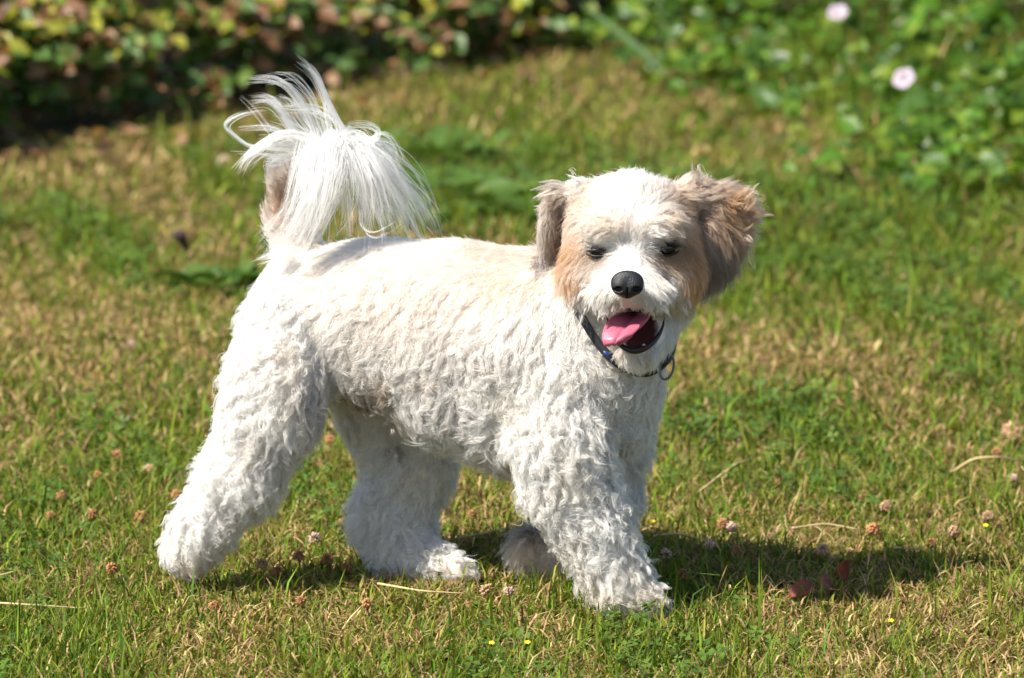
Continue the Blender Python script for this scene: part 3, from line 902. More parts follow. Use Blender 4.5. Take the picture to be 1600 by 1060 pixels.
# ---- coat colour: white base, mottled, with tinted, grey and darker spots by region
WHITE = np.array([0.90, 0.875, 0.84])
TAN = (0.66, 0.38, 0.18); CREAM = (0.72, 0.60, 0.49); DARK = (0.10, 0.075, 0.065); GREYB = (0.31, 0.265, 0.24); RUST = (0.60, 0.36, 0.19)
SPOTS = {  # tag: (px, py, rx, ry, colour, strength)
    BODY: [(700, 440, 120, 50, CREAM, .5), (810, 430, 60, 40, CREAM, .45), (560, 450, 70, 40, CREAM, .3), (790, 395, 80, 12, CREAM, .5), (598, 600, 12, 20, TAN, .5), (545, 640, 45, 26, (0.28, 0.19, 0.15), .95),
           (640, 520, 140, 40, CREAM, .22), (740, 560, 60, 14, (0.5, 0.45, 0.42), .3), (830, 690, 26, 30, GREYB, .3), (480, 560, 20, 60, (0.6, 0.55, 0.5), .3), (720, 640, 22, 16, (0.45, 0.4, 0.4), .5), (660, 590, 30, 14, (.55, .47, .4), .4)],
    HEAD: [(882, 396, 28, 34, TAN, .8), (896, 440, 22, 14, TAN, .7), (1088, 385, 32, 50, TAN, .85), (1092, 440, 22, 32, TAN, .85), (1064, 408, 34, 16, TAN, .7), (900, 310, 40, 32, CREAM, .9), (1082, 308, 46, 38, (0.64, 0.47, 0.34), .9),
           (945, 352, 40, 18, CREAM, .5), (886, 345, 22, 36, CREAM, .6), (1048, 350, 30, 12, CREAM, .45), (937, 394, 20, 8, DARK, .95), (1040, 389, 24, 10, DARK, .97), (954, 402, 10, 11, (0.3, 0.2, 0.15), .5), (1022, 402, 11, 11, (0.3, 0.2, 0.15), .55),
           (920, 405, 30, 10, (0.5, 0.34, 0.22), .45), (1060, 398, 26, 12, (0.45, 0.31, 0.2), .5), (985, 545, 26, 14, (0.7, 0.6, 0.48), .4), (945, 478, 16, 10, (0.6, 0.46, 0.34), .5), (1035, 478, 20, 10, (0.6, 0.46, 0.34), .5)],
    EARL: [(862, 300, 40, 26, CREAM, .9), (852, 350, 12, 70, (0.62, 0.54, 0.47), .9), (876, 360, 14, 60, (0.42, 0.31, 0.23), .9), (845, 410, 20, 20, (0.42, 0.38, 0.35), .9)],
    EARR: [(1125, 350, 80, 80, (0.62, 0.43, 0.28), .95), (1116, 415, 44, 46, GREYB, .9), (1165, 400, 24, 40, GREYB, .6), (1135, 325, 28, 16, RUST, .75), (1090, 300, 34, 24, CREAM, .8), (1170, 340, 22, 30, (0.66, 0.5, 0.36), .7), (1105, 350, 20, 50, (0.42, 0.34, 0.29), .6)],
    TAIL: [(456, 325, 28, 48, (0.46, 0.29, 0.18), .92)],
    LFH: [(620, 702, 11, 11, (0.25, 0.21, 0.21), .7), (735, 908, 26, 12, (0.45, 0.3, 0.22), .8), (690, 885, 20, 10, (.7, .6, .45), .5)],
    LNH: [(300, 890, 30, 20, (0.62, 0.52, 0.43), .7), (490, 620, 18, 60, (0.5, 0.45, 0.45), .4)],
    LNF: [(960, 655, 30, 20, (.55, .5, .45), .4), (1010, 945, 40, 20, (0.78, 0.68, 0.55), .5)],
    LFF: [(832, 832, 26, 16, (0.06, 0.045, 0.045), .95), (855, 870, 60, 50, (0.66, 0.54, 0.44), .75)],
}
def coat(P, tg):
    px, py = proj(P)
    c = np.repeat(WHITE[None], len(P), 0)
    jx = px + (fbm(px * 0.03, py * 0.03, 71) - 0.5) * 26; jy = py + (fbm(px * 0.03, py * 0.03, 77) - 0.5) * 26
    mot = ss(0.52, 0.75, fbm(px * 0.02, py * 0.02, 83))[:, None] * 0.5
    c = c * (1 - mot) + c * np.array([0.94, 0.89, 0.82]) * mot
    low = (ss(890, 945, py) * np.isin(tg, [LNF, LNH, LFH, LFF]))[:, None] * 0.6
    c = c * (1 - low) + c * np.array([0.93, 0.86, 0.74]) * low
    for t, lst in SPOTS.items():
        m = tg == t
        if not m.any(): continue
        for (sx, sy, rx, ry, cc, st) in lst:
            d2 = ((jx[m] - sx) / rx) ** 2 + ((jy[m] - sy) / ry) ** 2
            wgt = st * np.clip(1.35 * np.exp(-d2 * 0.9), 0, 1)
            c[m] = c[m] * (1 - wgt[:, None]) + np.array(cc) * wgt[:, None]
    return c
def tags_of(P):
    best = np.full(len(P), 9.0); tg = np.zeros(len(P), int)
    for p in PR:
        d = p.d(P); m = d < best - 0.0
        best[m] = d[m]; tg[m] = p.tag
    return tg

NOSE_P = hit(980, 443)
dog = empty('dog', (float(at(700, 900, .02)[0]), .02, 0))
tag(dog, 'small white and tan curly coated dog walking with open mouth and raised plumed tail', 'dog')
DO = np.array(dog.location)

# ---- skin
m_skin, nt, b_, out_ = new_mat('dog_skin')
a_ = nt.nodes.new('ShaderNodeAttribute'); a_.attribute_name = 'col'
nt.links.new(a_.outputs['Color'], b_.inputs['Base Color'])
b_.inputs['Roughness'].default_value = 0.75; b_.inputs['Specular IOR Level'].default_value = 0.25
svt = tags_of(SV)
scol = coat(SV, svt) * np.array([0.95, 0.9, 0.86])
cavd = np.min([c.d(SV) for c in CAV], 0)
inm = ss(0.0035, 0.0005, cavd)[:, None]
scol = scol * (1 - inm) + np.array([0.075, 0.022, 0.02]) * inm
body = link('body', mesh_np('body', SV - DO, np.full(len(SQ), 4), SQ, m_skin, scol), dog)
tag(body, 'white and tan dog body under its curly coat')

# ---- fur
CP = [  # tag, px, py, length px, flow dx, dy, toward-camera, lift, curl amp px, curl turns, clump
    (BODY, 500, 420, 13, -1, .35, 0, .28, 1.2, .8, .45), (BODY, 600, 400, 12, -1, .35, 0, .25, 1.0, .8, .4), (BODY, 720, 400, 13, -1, .4, 0, .25, 1.2, .8, .45), (BODY, 830, 410, 16, -.8, .7, 0, .25, 1.2, .8, .5),
    (BODY, 500, 500, 18, -.7, .8, 0, .4, 3.0, 1.2, .7), (BODY, 620, 490, 18, -.7, .8, 0, .35, 3.4, 1.2, .7), (BODY, 740, 490, 18, -.6, .9, 0, .33, 3.0, 1.1, .65), (BODY, 840, 500, 18, -.3, 1, 0, .3, 2.0, 1, .55),
    (BODY, 600, 590, 25, -.4, 1, 0, .42, 5.0, 1.3, .8), (BODY, 700, 580, 25, -.5, .9, 0, .42, 5.0, 1.3, .8), (BODY, 720, 660, 32, -.6, 1, 0, .42, 5.0, 1.2, .85), (BODY, 780, 690, 34, -.5, 1, 0, .42, 5.0, 1.1, .85), (BODY, 800, 600, 26, -.3, 1, 0, .42, 5.0, 1.3, .8),
    (BODY, 900, 570, 24, .05, 1, 0, .42, 4.5, 1.4, .8), (BODY, 960, 600, 24, .2, 1, 0, .42, 4.5, 1.4, .8), (BODY, 990, 660, 28, .2, 1, 0, .42, 5.0, 1.4, .8), (BODY, 890, 470, 18, -.3, 1, 0, .28, 2.0, 1, .55), (BODY, 960, 530, 18, -.1, 1, 0, .28, 2.5, 1, .6),
    (LNH, 440, 520, 20, -.5, .9, 0, .4, 3.5, 1.2, .75), (LNH, 420, 600, 25, -.35, 1, 0, .5, 5.0, 1.5, .85), (LNH, 390, 720, 26, -.5, 1, 0, .5, 5.0, 1.5, .85), (LNH, 320, 820, 20, -.4, 1, 0, .45, 4.5, 1.4, .8), (LNH, 295, 890, 12, .1, 1, 0, .35, 2.5, 1, .7),
    (LFH, 610, 650, 20, -.1, 1, 0, .35, 2.5, 1, .6), (LFH, 630, 740, 23, -.1, 1, 0, .42, 4.0, 1.2, .75), (LFH, 610, 820, 25, -.2, 1, 0, .5, 5.0, 1.4, .8), (LFH, 650, 880, 22, .4, .9, .2, .5, 4.5, 1.4, .8), (LFH, 710, 895, 16, .9, .7, .3, .5, 3.5, 1.2, .75),
    (LNF, 870, 640, 27, -.1, 1, 0, .5, 5.0, 1.6, .85), (LNF, 880, 740, 28, 0, 1, 0, .55, 5.5, 1.7, .88), (LNF, 930, 830, 26, .2, 1, 0, .55, 5.5, 1.7, .88), (LNF, 960, 900, 25, .3, 1, .1, .5, 5.0, 1.5, .85), (LNF, 1015, 940, 18, .9, .7, .3, .5, 3.5, 1.2, .8),
    (LFF, 950, 660, 24, .2, 1, 0, .45, 4.5, 1.4, .8), (LFF, 950, 780, 24, 0, 1, 0, .4, 4.5, 1.4, .8), (LFF, 850, 860, 18, -.6, .5, 0, .4, 2.5, 1, .65),
    (TAIL, 450, 360, 22, -.1, -1, 0, .4, 3, 1, .6), (TAIL, 456, 300, 22, 0, -1, 0, .4, 3, 1, .6), (TAIL, 500, 240, 22, .3, -.3, 0, .3, 3, 1, .6),
    # head: away from the nose, up over the brow, out over the cheeks
    (HEAD, 983, 415, 10, 0, -1, .2, .25, .4, .5, .4), (HEAD, 983, 360, 20, 0, -1, .1, .32, 1.2, .6, .6), (HEAD, 985, 300, 27, 0, -1, -.3, .4, 1.6, .6, .65), (HEAD, 950, 310, 26, -.5, -.9, -.3, .35, 1.6, .6, .65), (HEAD, 1030, 310, 26, .6, -.8, -.3, .35, 1.6, .6, .65),
    (HEAD, 945, 360, 15, -.75, .25, .2, .32, 1, .5, .6), (HEAD, 1035, 355, 17, .85, .4, .2, .34, 1, .5, .65), (HEAD, 930, 385, 9, -.8, .3, .1, .25, .6, .5, .5), (HEAD, 1045, 378, 10, .9, .35, .1, .28, .6, .5, .5),
    (HEAD, 940, 415, 22, -.9, .35, .1, .25, .8, .5, .5), (HEAD, 1035, 415, 23, .9, .35, .1, .25, .8, .5, .5), (HEAD, 895, 400, 22, -.6, .9, -.2, .25, 1.2, .6, .55), (HEAD, 1085, 405, 24, .5, .9, -.2, .25, 1.2, .6, .55), (HEAD, 905, 450, 27, -.2, 1, -.1, .3, 1.6, .7, .6), (HEAD, 1070, 455, 26, .1, 1, -.2, .28, 1.6, .7, .6),
    (HEAD, 950, 445, 25, -.75, .75, .2, .3, .8, .5, .5), (HEAD, 1015, 445, 26, .75, .7, .2, .3, .8, .5, .5), (HEAD, 955, 472, 17, -.4, 1, .25, .32, 1.2, .6, .6), (HEAD, 1010, 472, 17, .35, 1, .25, .32, 1.2, .6, .6), (HEAD, 983, 470, 10, 0, 1, .3, .3, .8, .5, .55),
    (HEAD, 925, 490, 26, .1, 1, 0, .3, 1.8, .8, .65), (HEAD, 1045, 500, 24, -.1, 1, 0, .28, 1.8, .8, .6), (HEAD, 990, 560, 20, 0, 1, .2, .35, 1.8, .8, .65), (HEAD, 1030, 540, 20, -.1, 1, .1, .3, 1.5, .8, .6), (HEAD, 900, 310, 22, -.8, -.2, -.1, .28, 2, .7, .65), (HEAD, 1080, 300, 24, .8, -.2, -.1, .28, 2, .7, .65),
    (EARL, 870, 300, 22, -.7, .6, 0, .22, 2, .7, .65), (EARL, 855, 350, 22, -.05, 1, 0, .08, 1.5, .6, .6), (EARL, 855, 410, 22, 0, 1, 0, .08, 1.5, .6, .65),
    (EARR, 1095, 300, 26, .6, -.6, 0, .3, 2.5, .7, .7), (EARR, 1140, 315, 28, 1, .5, 0, .2, 2, .7, .65), (EARR, 1165, 335, 28, 1, .2, 0, .22, 2.5, .7, .75), (EARR, 1110, 360, 40, .1, 1, 0, .16, 1.5, .5, .6), (EARR, 1150, 380, 36, .35, 1, 0, .16, 1.5, .5, .65), (EARR, 1115, 430, 32, -.15, 1, 0, .14, 1.5, .5, .65),
]
CPA = np.array([[c[0], c[1], c[2], *c[3:]] for c in CP], float)
cb = np.isin(CPA[:, 0], [BODY]); cg = np.isin(CPA[:, 0], [LNF, LNH, LFH, LFF])
up_ = np.clip((CPA[:, 2] - 420) / 200, 0, 1)
CPA[cb, 8] *= (0.45 + 0.6 * up_)[cb]; CPA[cb, 7] *= (0.75 + 0.25 * up_)[cb]; CPA[cb, 10] *= (0.75 + 0.25 * up_)[cb]
CPA[cb, 3] *= 1.35; CPA[cb, 7] *= 0.78; CPA[cb, 8] *= 1.0; CPA[cb, 9] *= 1.25; CPA[cb, 10] *= 1.0
CPA[cg, 3] *= 1.3; CPA[cg, 7] *= 0.9; CPA[cg, 8] *= 1.05; CPA[cg, 9] *= 1.35; CPA[cg, 10] = np.minimum(CPA[cg, 10] * 1.06, 0.93)
def params(px, py, tg):
    d = np.sqrt((px[:, None] - CPA[None, :, 1]) ** 2 + (py[:, None] - CPA[None, :, 2]) ** 2) + np.where(tg[:, None] == CPA[None, :, 0], 0, 90.0)
    wgt = 1 / (d + 6) ** 3.2
    wgt /= wgt.sum(1, keepdims=True)
    return wgt @ CPA[:, 3:]

# roots over the whole surface, thinner where the photograph never looks
tri = np.concatenate([SQ[:, [0, 1, 2]], SQ[:, [0, 2, 3]]])
ta, tb, tc_ = SV[tri[:, 0]], SV[tri[:, 1]], SV[tri[:, 2]]
cr_ = np.cross(tb - ta, tc_ - ta); area = np.linalg.norm(cr_, axis=1) / 2
fn = norm(cr_); cen = (ta + tb + tc_) / 3
away = np.sum(fn * norm(CAM - cen), 1)
tcen = tags_of(cen)
dens = np.where(away < -0.35, 0.3, 1.0) * np.where(np.isin(tcen, [HEAD, EARL, EARR]), 2.2, 1.0)
pw = area * dens
NH = 205000
ti = rng.choice(len(tri), NH, p=pw / pw.sum())
u1, u2 = rng.random(NH), rng.random(NH)
fl = u1 + u2 > 1; u1[fl] = 1 - u1[fl]; u2[fl] = 1 - u2[fl]
ROOT = ta[ti] + (tb - ta)[ti] * u1[:, None] + (tc_ - ta)[ti] * u2[:, None]
EYES = [(937, 394, 19, 5.5, 0.1), (1041, 389, 22, 7.5, -0.06)]
rpx, rpy = proj(ROOT)
front = ROOT[:, 1] < -0.06
keep = np.min([c.d(ROOT) for c in CAV], 0) > 0.0022
keep &= ~(front & (((rpx - 980) / 27) ** 2 + ((rpy - 442) / 25) ** 2 < 1))
keep &= ~(front & (((rpx - 1000) / 42) ** 2 + ((rpy - 514) / 31) ** 2 < 1))
lk_ = kdtree.KDTree(len(loop))
for i, p in enumerate(loop): lk_.insert(p, i)
lk_.balance()
nb_ = np.where((ROOT[:, 1] < -.03) & (rpy > 470) & (rpy < 610) & (rpx > 880))[0]
keep[nb_] &= (np.array([lk_.find(p)[2] for p in ROOT[nb_]]) > 0.0062) | (tags_of(ROOT[nb_]) != BODY)
keep &= ~(front & (np.abs(rpx - 980) < 5) & (rpy > 440) & (rpy < 482))
for (ex, ey, rx, ry, _) in EYES:
    keep &= ~(front & (((rpx - ex) / rx) ** 2 + ((rpy - ey) / ry) ** 2 < 1))
ROOT = ROOT[keep]; NH = len(ROOT)
RT_TAG = tags_of(ROOT)

K = 12
def guides(R0, tg, seed):
    r = np.random.default_rng(seed)
    n = len(R0); px, py = proj(R0); N = grad(R0)
    p = params(px, py, tg)
    s = psize(0.0)
    ln = p[:, 0] * s * r.uniform(0.6, 1.35, n); lift = p[:, 4]; amp = p[:, 5] * s * r.uniform(0.35, 1.35, n); turns = p[:, 6] * r.uniform(0.6, 1.3, n); clump = p[:, 7]
    fl = p[:, 1:2] * RT + (-p[:, 2:3]) * np.array([0, 0.15, 1.0]) + p[:, 3:4] * np.array([0, -1.0, 0])
    fl = norm(fl) + r.normal(0, 1, (n, 3)) * (0.10 + 0.06 * p[:, 5:6])
    T = norm(fl - N * np.sum(fl * N, 1, keepdims=True))
    ang = (fbm(px * 0.022, py * 0.022, 91) - 0.5) * np.where(p[:, 5] > 2, 2.6, 0.9)
    T = T * np.cos(ang)[:, None] + np.cross(N, T) * np.sin(ang)[:, None]
    vary = 0.62 + 0.8 * fbm(px * 0.03 + 9, py * 0.03, 95)
    ln = ln * np.where(p[:, 5] > 2, vary, 1.0); amp = amp * np.where(p[:, 5] > 2, 0.55 + 0.95 * fbm(px * 0.028, py * 0.028 + 4, 97), 1.0)
    B = np.cross(N, T)
    ph = r.uniform(0, 6.28, n); hand = r.choice([-1, 1], n)
    G = np.zeros((n, K, 3)); A = R0.copy(); G[:, 0] = A
    for k in range(1, K):
        t = k / (K - 1)
        lf = lift * (1.35 - 1.1 * t)
        D = norm(T * (1 - lf)[:, None] + N * lf[:, None])
        A = A + D * (ln / (K - 1))[:, None]
        th = ph + hand * turns * 6.283 * t
        off = (np.cos(th) - np.cos(ph))[:, None] * B + ((np.sin(th) - np.sin(ph)) * 0.5)[:, None] * N + ((np.cos(th * 1.0 + 1) - np.cos(ph + 1)) * 0.45)[:, None] * T
        Q = A + off * (amp * min(1, t * 1.8))[:, None]
        f = field(Q)
        need = np.clip(0.0009 + 0.0018 * t - f, 0, 0.012)
        Q = Q + grad(Q) * need[:, None]
        G[:, k] = Q
    return G, clump, ln

m_fur = bpy.data.materials.new('dog_fur'); m_fur.use_nodes = True
nt = m_fur.node_tree
for n_ in list(nt.nodes): nt.nodes.remove(n_)
out_ = nt.nodes.new('ShaderNodeOutputMaterial')
hb = nt.nodes.new('ShaderNodeBsdfHairPrincipled')
try: hb.model = 'CHIANG'
except Exception: pass
hb.parametrization = 'COLOR'
at_ = nt.nodes.new('ShaderNodeAttribute'); at_.attribute_name = 'col'
nt.links.new(at_.outputs['Color'], hb.inputs['Color'])
hb.inputs['Roughness'].default_value = 0.42
hb.inputs['Radial Roughness'].default_value = 0.55
if 'Coat' in hb.inputs: hb.inputs['Coat'].default_value = 0.0
df = nt.nodes.new('ShaderNodeBsdfDiffuse')
nt.links.new(at_.outputs['Color'], df.inputs['Color'])
mxs = nt.nodes.new('ShaderNodeMixShader'); mxs.inputs[0].default_value = 0.45
nt.links.new(hb.outputs[0], mxs.inputs[1]); nt.links.new(df.outputs[0], mxs.inputs[2])
nt.links.new(mxs.outputs[0], out_.inputs['Surface'])

def hair_object(name, P, col, r0, parent, label=None, tipr=0.35):
    n, k, _ = P.shape
    cv = bpy.data.hair_curves.new(name)
    cv.add_curves([k] * n)
    cv.attributes['position'].data.foreach_set('vector', (P - DO).astype(np.float32).ravel())
    ra = cv.attributes.get('radius') or cv.attributes.new('radius', 'FLOAT', 'POINT')
    t = np.linspace(0, 1, k)
    rr = (r0[:, None] * (1 - (1 - tipr) * t ** 1.35)[None]).astype(np.float32)
    ra.data.foreach_set('value', rr.ravel())
    ca = cv.attributes.new('col', 'FLOAT_COLOR', 'CURVE')
    c4 = np.ones((n, 4), np.float32); c4[:, :3] = np.clip(col, 0.005, 0.95) ** 1.35
    ca.data.foreach_set('color', c4.ravel())
    cv.materials.append(m_fur)
    o = link(name, cv, parent)
    if label: o['label'] = label
    return o

# locks: each hair follows the nearest lock and closes on its tip
curly = np.isin(RT_TAG, [LNF, LNH, LFH, LFF, BODY])
prob = np.where(curly, 0.07, 0.10)
LI = np.where(rng.random(NH) < prob)[0]
LG, LC, LL = guides(ROOT[LI], RT_TAG[LI], 5)
kd = kdtree.KDTree(len(LI))
for i, p in enumerate(ROOT[LI]): kd.insert(p, i)
kd.balance()
# a little jitter so neighbouring locks interleave
near = np.fromiter((kd.find(p)[1] for p in ROOT + rng.normal(0, 0.0016, ROOT.shape)), dtype=np.int64, count=NH)
tt = np.linspace(0, 1, K)
off = ROOT - LG[near, 0]
sc_ = rng.uniform(0.6, 1.12, NH)
cl = LC[near][:, None] * tt[None] ** 0.8
PH = ROOT[:, None] + (LG[near] - LG[near, :1]) * sc_[:, None, None] - off[:, None] * cl[..., None]
PH += np.cumsum(rng.normal(0, 1, (NH, K, 3)) * 0.00022, 1) * tt[None, :, None]
fr = rng.random(NH) < 0.10                      # stray hairs
PH[fr] += (rng.normal(0, 0.0022, (fr.sum(), 1, 3)) * tt[None, :, None])
fq = field(PH.reshape(-1, 3)).reshape(NH, K)
need = np.clip(0.0004 + 0.0006 * tt[None] - fq, 0, 0.008); need[:, 0] = 0
PH += grad(PH.reshape(-1, 3)).reshape(NH, K, 3) * need[..., None]
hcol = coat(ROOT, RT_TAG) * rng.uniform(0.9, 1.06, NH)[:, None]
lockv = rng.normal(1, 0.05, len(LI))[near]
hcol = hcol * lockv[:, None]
hr = np.where(np.isin(RT_TAG, [HEAD, EARL, EARR]), 0.00017, 0.00019) * rng.uniform(0.8, 1.2, NH)
NAMES = {BODY: ('body_fur', 'short wavy white fur with cream patches over the trunk'), HEAD: ('head_fur', 'white blaze and tan cheek fur of the head'),
         EARL: ('ear_fur', 'hair of the hanging ear, tan and grey'), EARR: ('ear_fur', 'grey brown hair of the blown out ear with tan tip'),
         LNF: ('leg_fur', 'curly white fur of the planted front leg'), LFF: ('leg_fur', 'shaded fur of the lifted front leg folded back'),
         LNH: ('leg_fur', 'curly white fur of the hind leg stretched backward'), LFH: ('leg_fur', 'shaded white fur of the planted hind leg'), TAIL: ('tail_fur', 'short white and brown fur around the tail stem')}
for t, (nm, lb) in NAMES.items():
    m = RT_TAG == t
    if m.any(): hair_object(nm, PH[m], hcol[m], hr[m], dog, lb)

# ---- tail plume: long blown locks
PL = []   # (polyline of px,py,Y), hairs, root spread px, tip spread px
def pl(pts, n, rs=9, tsp=3.0, shade=1.0): PL.append((pts, n, rs, tsp, shade))
pl([(548, 236, .05), (512, 160, .045), (493, 118, .04), (469, 94, .035)], 110, 4.5, 2.5)
pl([(520, 236, .05), (507, 175, .05), (507, 145, .05)], 60, 4, 3)
pl([(500, 236, .055), (483, 182, .05), (456, 141, .045), (428, 124, .04), (388, 124, .035)], 100, 4, 2.5)
pl([(510, 232, .055), (488, 165, .05), (455, 126, .04), (420, 121, .04)], 60, 4, 5)
pl([(478, 238, .06), (456, 200, .055), (438, 170, .05), (418, 155, .05), (394, 158, .045)], 150, 4.5, 3)
pl([(505, 232, .06), (470, 190, .06), (450, 160, .06), (425, 150, .06)], 60, 4, 5)
pl([(500, 228, .045), (449, 209, .04), (408, 229, .035), (388, 246, .03), (374, 272, .03)], 130, 4.5, 3)
pl([(490, 240, .05), (440, 226, .045), (405, 240, .04), (380, 262, .04)], 80, 5, 6)
pl([(470, 240, .06), (425, 232, .055), (390, 228, .05), (362, 207, .05), (354, 194, .05), (378, 179, .05), (415, 172, .05)], 46, 6, 2)
pl([(545, 215, .05), (505, 176, .05), (462, 167, .05), (440, 170, .05)], 70, 4, 4)
pl([(470, 236, .06), (440, 207, .06), (412, 198, .06), (372, 201, .06)], 40, 3, 2)
pl([(500, 236, .06), (440, 214, .065), (400, 168, .07), (378, 150, .07)], 12, 4, 4)
pl([(460, 245, .06), (420, 244, .06), (395, 240, .06), (366, 238, .06)], 24, 6, 3)
pl([(545, 232, .05), (581, 223, .045), (592, 207, .045), (574, 197, .045), (545, 199, .045)], 40, 6, 2)
pl([(560, 236, .05), (590, 219, .05), (615, 240, .05), (629, 272, .05)], 40, 7, 3)
pl([(555, 232, .05), (580, 240, .05), (605, 255, .05), (618, 268, .05)], 40, 7, 4)
pl([(475, 250, .06), (430, 255, .06), (419, 262, .06), (430, 280, .06)], 60, 7, 4)
for i in range(26):       # thin wisps blown back and up
    a = random.uniform(2.0, 3.5); ln = random.uniform(50, 120); c0 = random.uniform(470, 545); bend = random.uniform(-.9, .9)
    q = []
    for k in range(5):
        t = k / 4; aa = a + bend * t * 1.2
        q.append((c0 + math.cos(a) * ln * t * .6 + math.cos(aa) * ln * t * .5, 236 - math.sin(a) * ln * t * .55 - math.sin(aa) * ln * t * .45, .055 - .015 * t))
    pl(q, random.choice([6, 10, 16, 26]), 2.5, 2)
for i in range(15):       # the fan falling to the right over the back
    e = i / 14
    pl([(520 + 20 * e, 262, .06), (534 + 32 * e, 228 + 6 * e, .045 + .01 * e), (548 + 62 * e, 268 - 6 * e, .02 + .03 * e), (552 + 96 * e, 318 - 14 * e, .015 + .045 * e), (548 + 138 * e + random.uniform(-6, 6), 360 + 6 * e, .012 + .05 * e)], 48, 12, 10)
for i in range(12):       # the near fall towards the rump
    e = i / 11
    pl([(500 + 40 * e, 268, .062), (486 + 50 * e, 234 - 10 * math.sin(3.1 * e), .035), (476 + 44 * e, 290, .012), (462 + 34 * e, 340, .008), (418 + 64 * e + random.uniform(-8, 8), 400 - 26 * e + random.uniform(-10, 6), .012)], 46, 11, 11)
pl([(455, 400, .03), (436, 400, .02), (412, 404, .018)], 80, 10, 5)
pl([(460, 392, .03), (430, 384, .03), (412, 362, .03)], 8, 6, 3)
pl([(560, 330, .02), (566, 356, .01), (590, 366, .0), (632, 344, .0)], 12, 4, 2)
pts_all = []; rr_all = []; cc_all = []
KT = 16
for (poly, n, rs, tsp, shade) in PL:
    if poly[0][1] < 250: poly = [(poly[0][0] * .6 + 500 * .4, 262, .062)] + poly
    g = catmull([at(*p) for p in poly], KT)
    s = psize(0.05); t = np.linspace(0, 1, KT)
    wisp = rs <= 6; n = int(n * (0.9 if wisp else 1.7)); rs = rs * (0.7 if wisp else 1); nl = max(2, n // 5)
    loff = rng.normal(0, 1, (nl, 3)) * rs * 0.8 * s; ltip = rng.normal(0, 1, (nl, 3)) * tsp * 1.6 * s
    lb = rng.normal(0, 1, (nl, 3)) * tsp * 0.9 * s
    li = rng.integers(0, nl, n)
    hoff = rng.normal(0, 1, (n, 3)) * rs * 0.42 * s
    bl = (1 - t)[None, :, None]
    P = g[None] + loff[li][:, None] * bl + ltip[li][:, None] * t[None, :, None] + lb[li][:, None] * np.sin(3.14 * t)[None, :, None] + hoff[:, None] * (1 - 0.85 * t)[None, :, None]
    ext = rng.uniform(0.72, 1.02, n)
    # shorten each hair along its own path
    q = ext[:, None] * (KT - 1) * t[None]; i0 = np.clip(q.astype(int), 0, KT - 2); f = (q - i0)[..., None]
    ar = np.arange(n)[:, None]
    P = P[ar, i0] * (1 - f) + P[ar, i0 + 1] * f
    P += np.cumsum(rng.normal(0, 0.00012, P.shape), 1)
    pts_all.append(P); rr_all.append(np.full(n, 0.000135) * rng.uniform(0.7, 1.25, n))
    cc_all.append(np.array([0.94, 0.925, 0.90])[None] * rng.uniform(0.92, 1.03, n)[:, None])
hair_object('tail_plume', np.concatenate(pts_all), np.concatenate(cc_all), np.concatenate(rr_all), dog, 'long wispy white hair of the tail blown back', 0.3)

# ---- loose tufts on the ears and muzzle whiskers
tuft = []; tcol = []
def tufts(px, py, dx, dy, ln, n, col, spread=8, tsp=6):
    p = hit(px, py); s = psize(p[1])
    lk = []
    for i in range(max(2, n // 11)):
        lk.append((np.array([random.gauss(0, spread) * s, random.uniform(-.001, .003), random.gauss(0, spread) * s]),
                   np.array([dx + random.gauss(0, .28), random.gauss(0, .25), -dy + random.gauss(0, .28)]) * ln * s * random.uniform(.65, 1.1),
                   np.array([random.gauss(0, 1), random.gauss(0, 1), random.gauss(0, 1) + 0.5]) * ln * s * 0.16, random.uniform(.85, 1.1)))
    t = np.linspace(0, 1, K)[:, None]
    for i in range(n):
        o, e, b, cv_ = random.choice(lk)
        j_ = np.array([random.gauss(0, 2.6), random.gauss(0, 2), random.gauss(0, 2.6)]) * s
        tuft.append(p + o + j_ * (1 - 0.7 * t) + e * t * random.uniform(.7, 1.05) + b * np.sin(3.14 * t)); tcol.append(np.array(col) * cv_ * random.uniform(.9, 1.08))
tufts(1092, 292, -.05, -1, 28, 130, (0.72, 0.58, 0.48), 9)
tufts(1110, 300, .5, -.6, 22, 110, (0.70, 0.55, 0.44), 10)
tufts(1155, 325, .75, -.7, 34, 150, (0.74, 0.56, 0.40), 7)
tufts(1160, 345, 1, -.1, 24, 130, (0.62, 0.46, 0.34), 9)
tufts(1150, 375, .8, .6, 24, 110, (0.5, 0.4, 0.33), 9)
tufts(1135, 325, .8, .25, 28, 160, (0.62, 0.38, 0.2), 10)
tufts(915, 300, -.6, -.5, 15, 110, (0.74, 0.64, 0.55), 12)
tufts(976, 562, -.05, .9, 15, 200, (0.88, 0.82, 0.74), 5)
tufts(996, 563, .05, .9, 14, 180, (0.88, 0.82, 0.74), 5)
tufts(1014, 558, .1, .9, 14, 120, (0.88, 0.82, 0.74), 5)
for q_ in ((928, 448, -.6, .8), (912, 468, -.4, .9), (938, 466, -.5, .9), (1040, 448, .6, .8), (1058, 466, .4, .9), (1030, 466, .5, .9)): tufts(*q_, 20, 130, (0.9, 0.865, 0.81), 9)
tufts(952, 472, -.5, .7, 13, 120, (0.9, 0.86, 0.8), 9)
tufts(1016, 472, .5, .7, 13, 120, (0.9, 0.86, 0.8), 10)
tufts(880, 300, -1, -.1, 32, 110, (0.76, 0.68, 0.6), 10)
tufts(868, 315, -.8, .5, 26, 80, (0.7, 0.62, 0.55), 8)
tufts(890, 325, -.5, .8, 26, 90, (0.66, 0.48, 0.36), 10)
tufts(1052, 348, .9, .5, 20, 90, (0.74, 0.62, 0.5), 10)
hair_object('ear_tuft', np.array(tuft), np.array(tcol), np.full(len(tuft), 0.00019), dog, 'loose feathery tan tufts at ears and brows', 0.3)

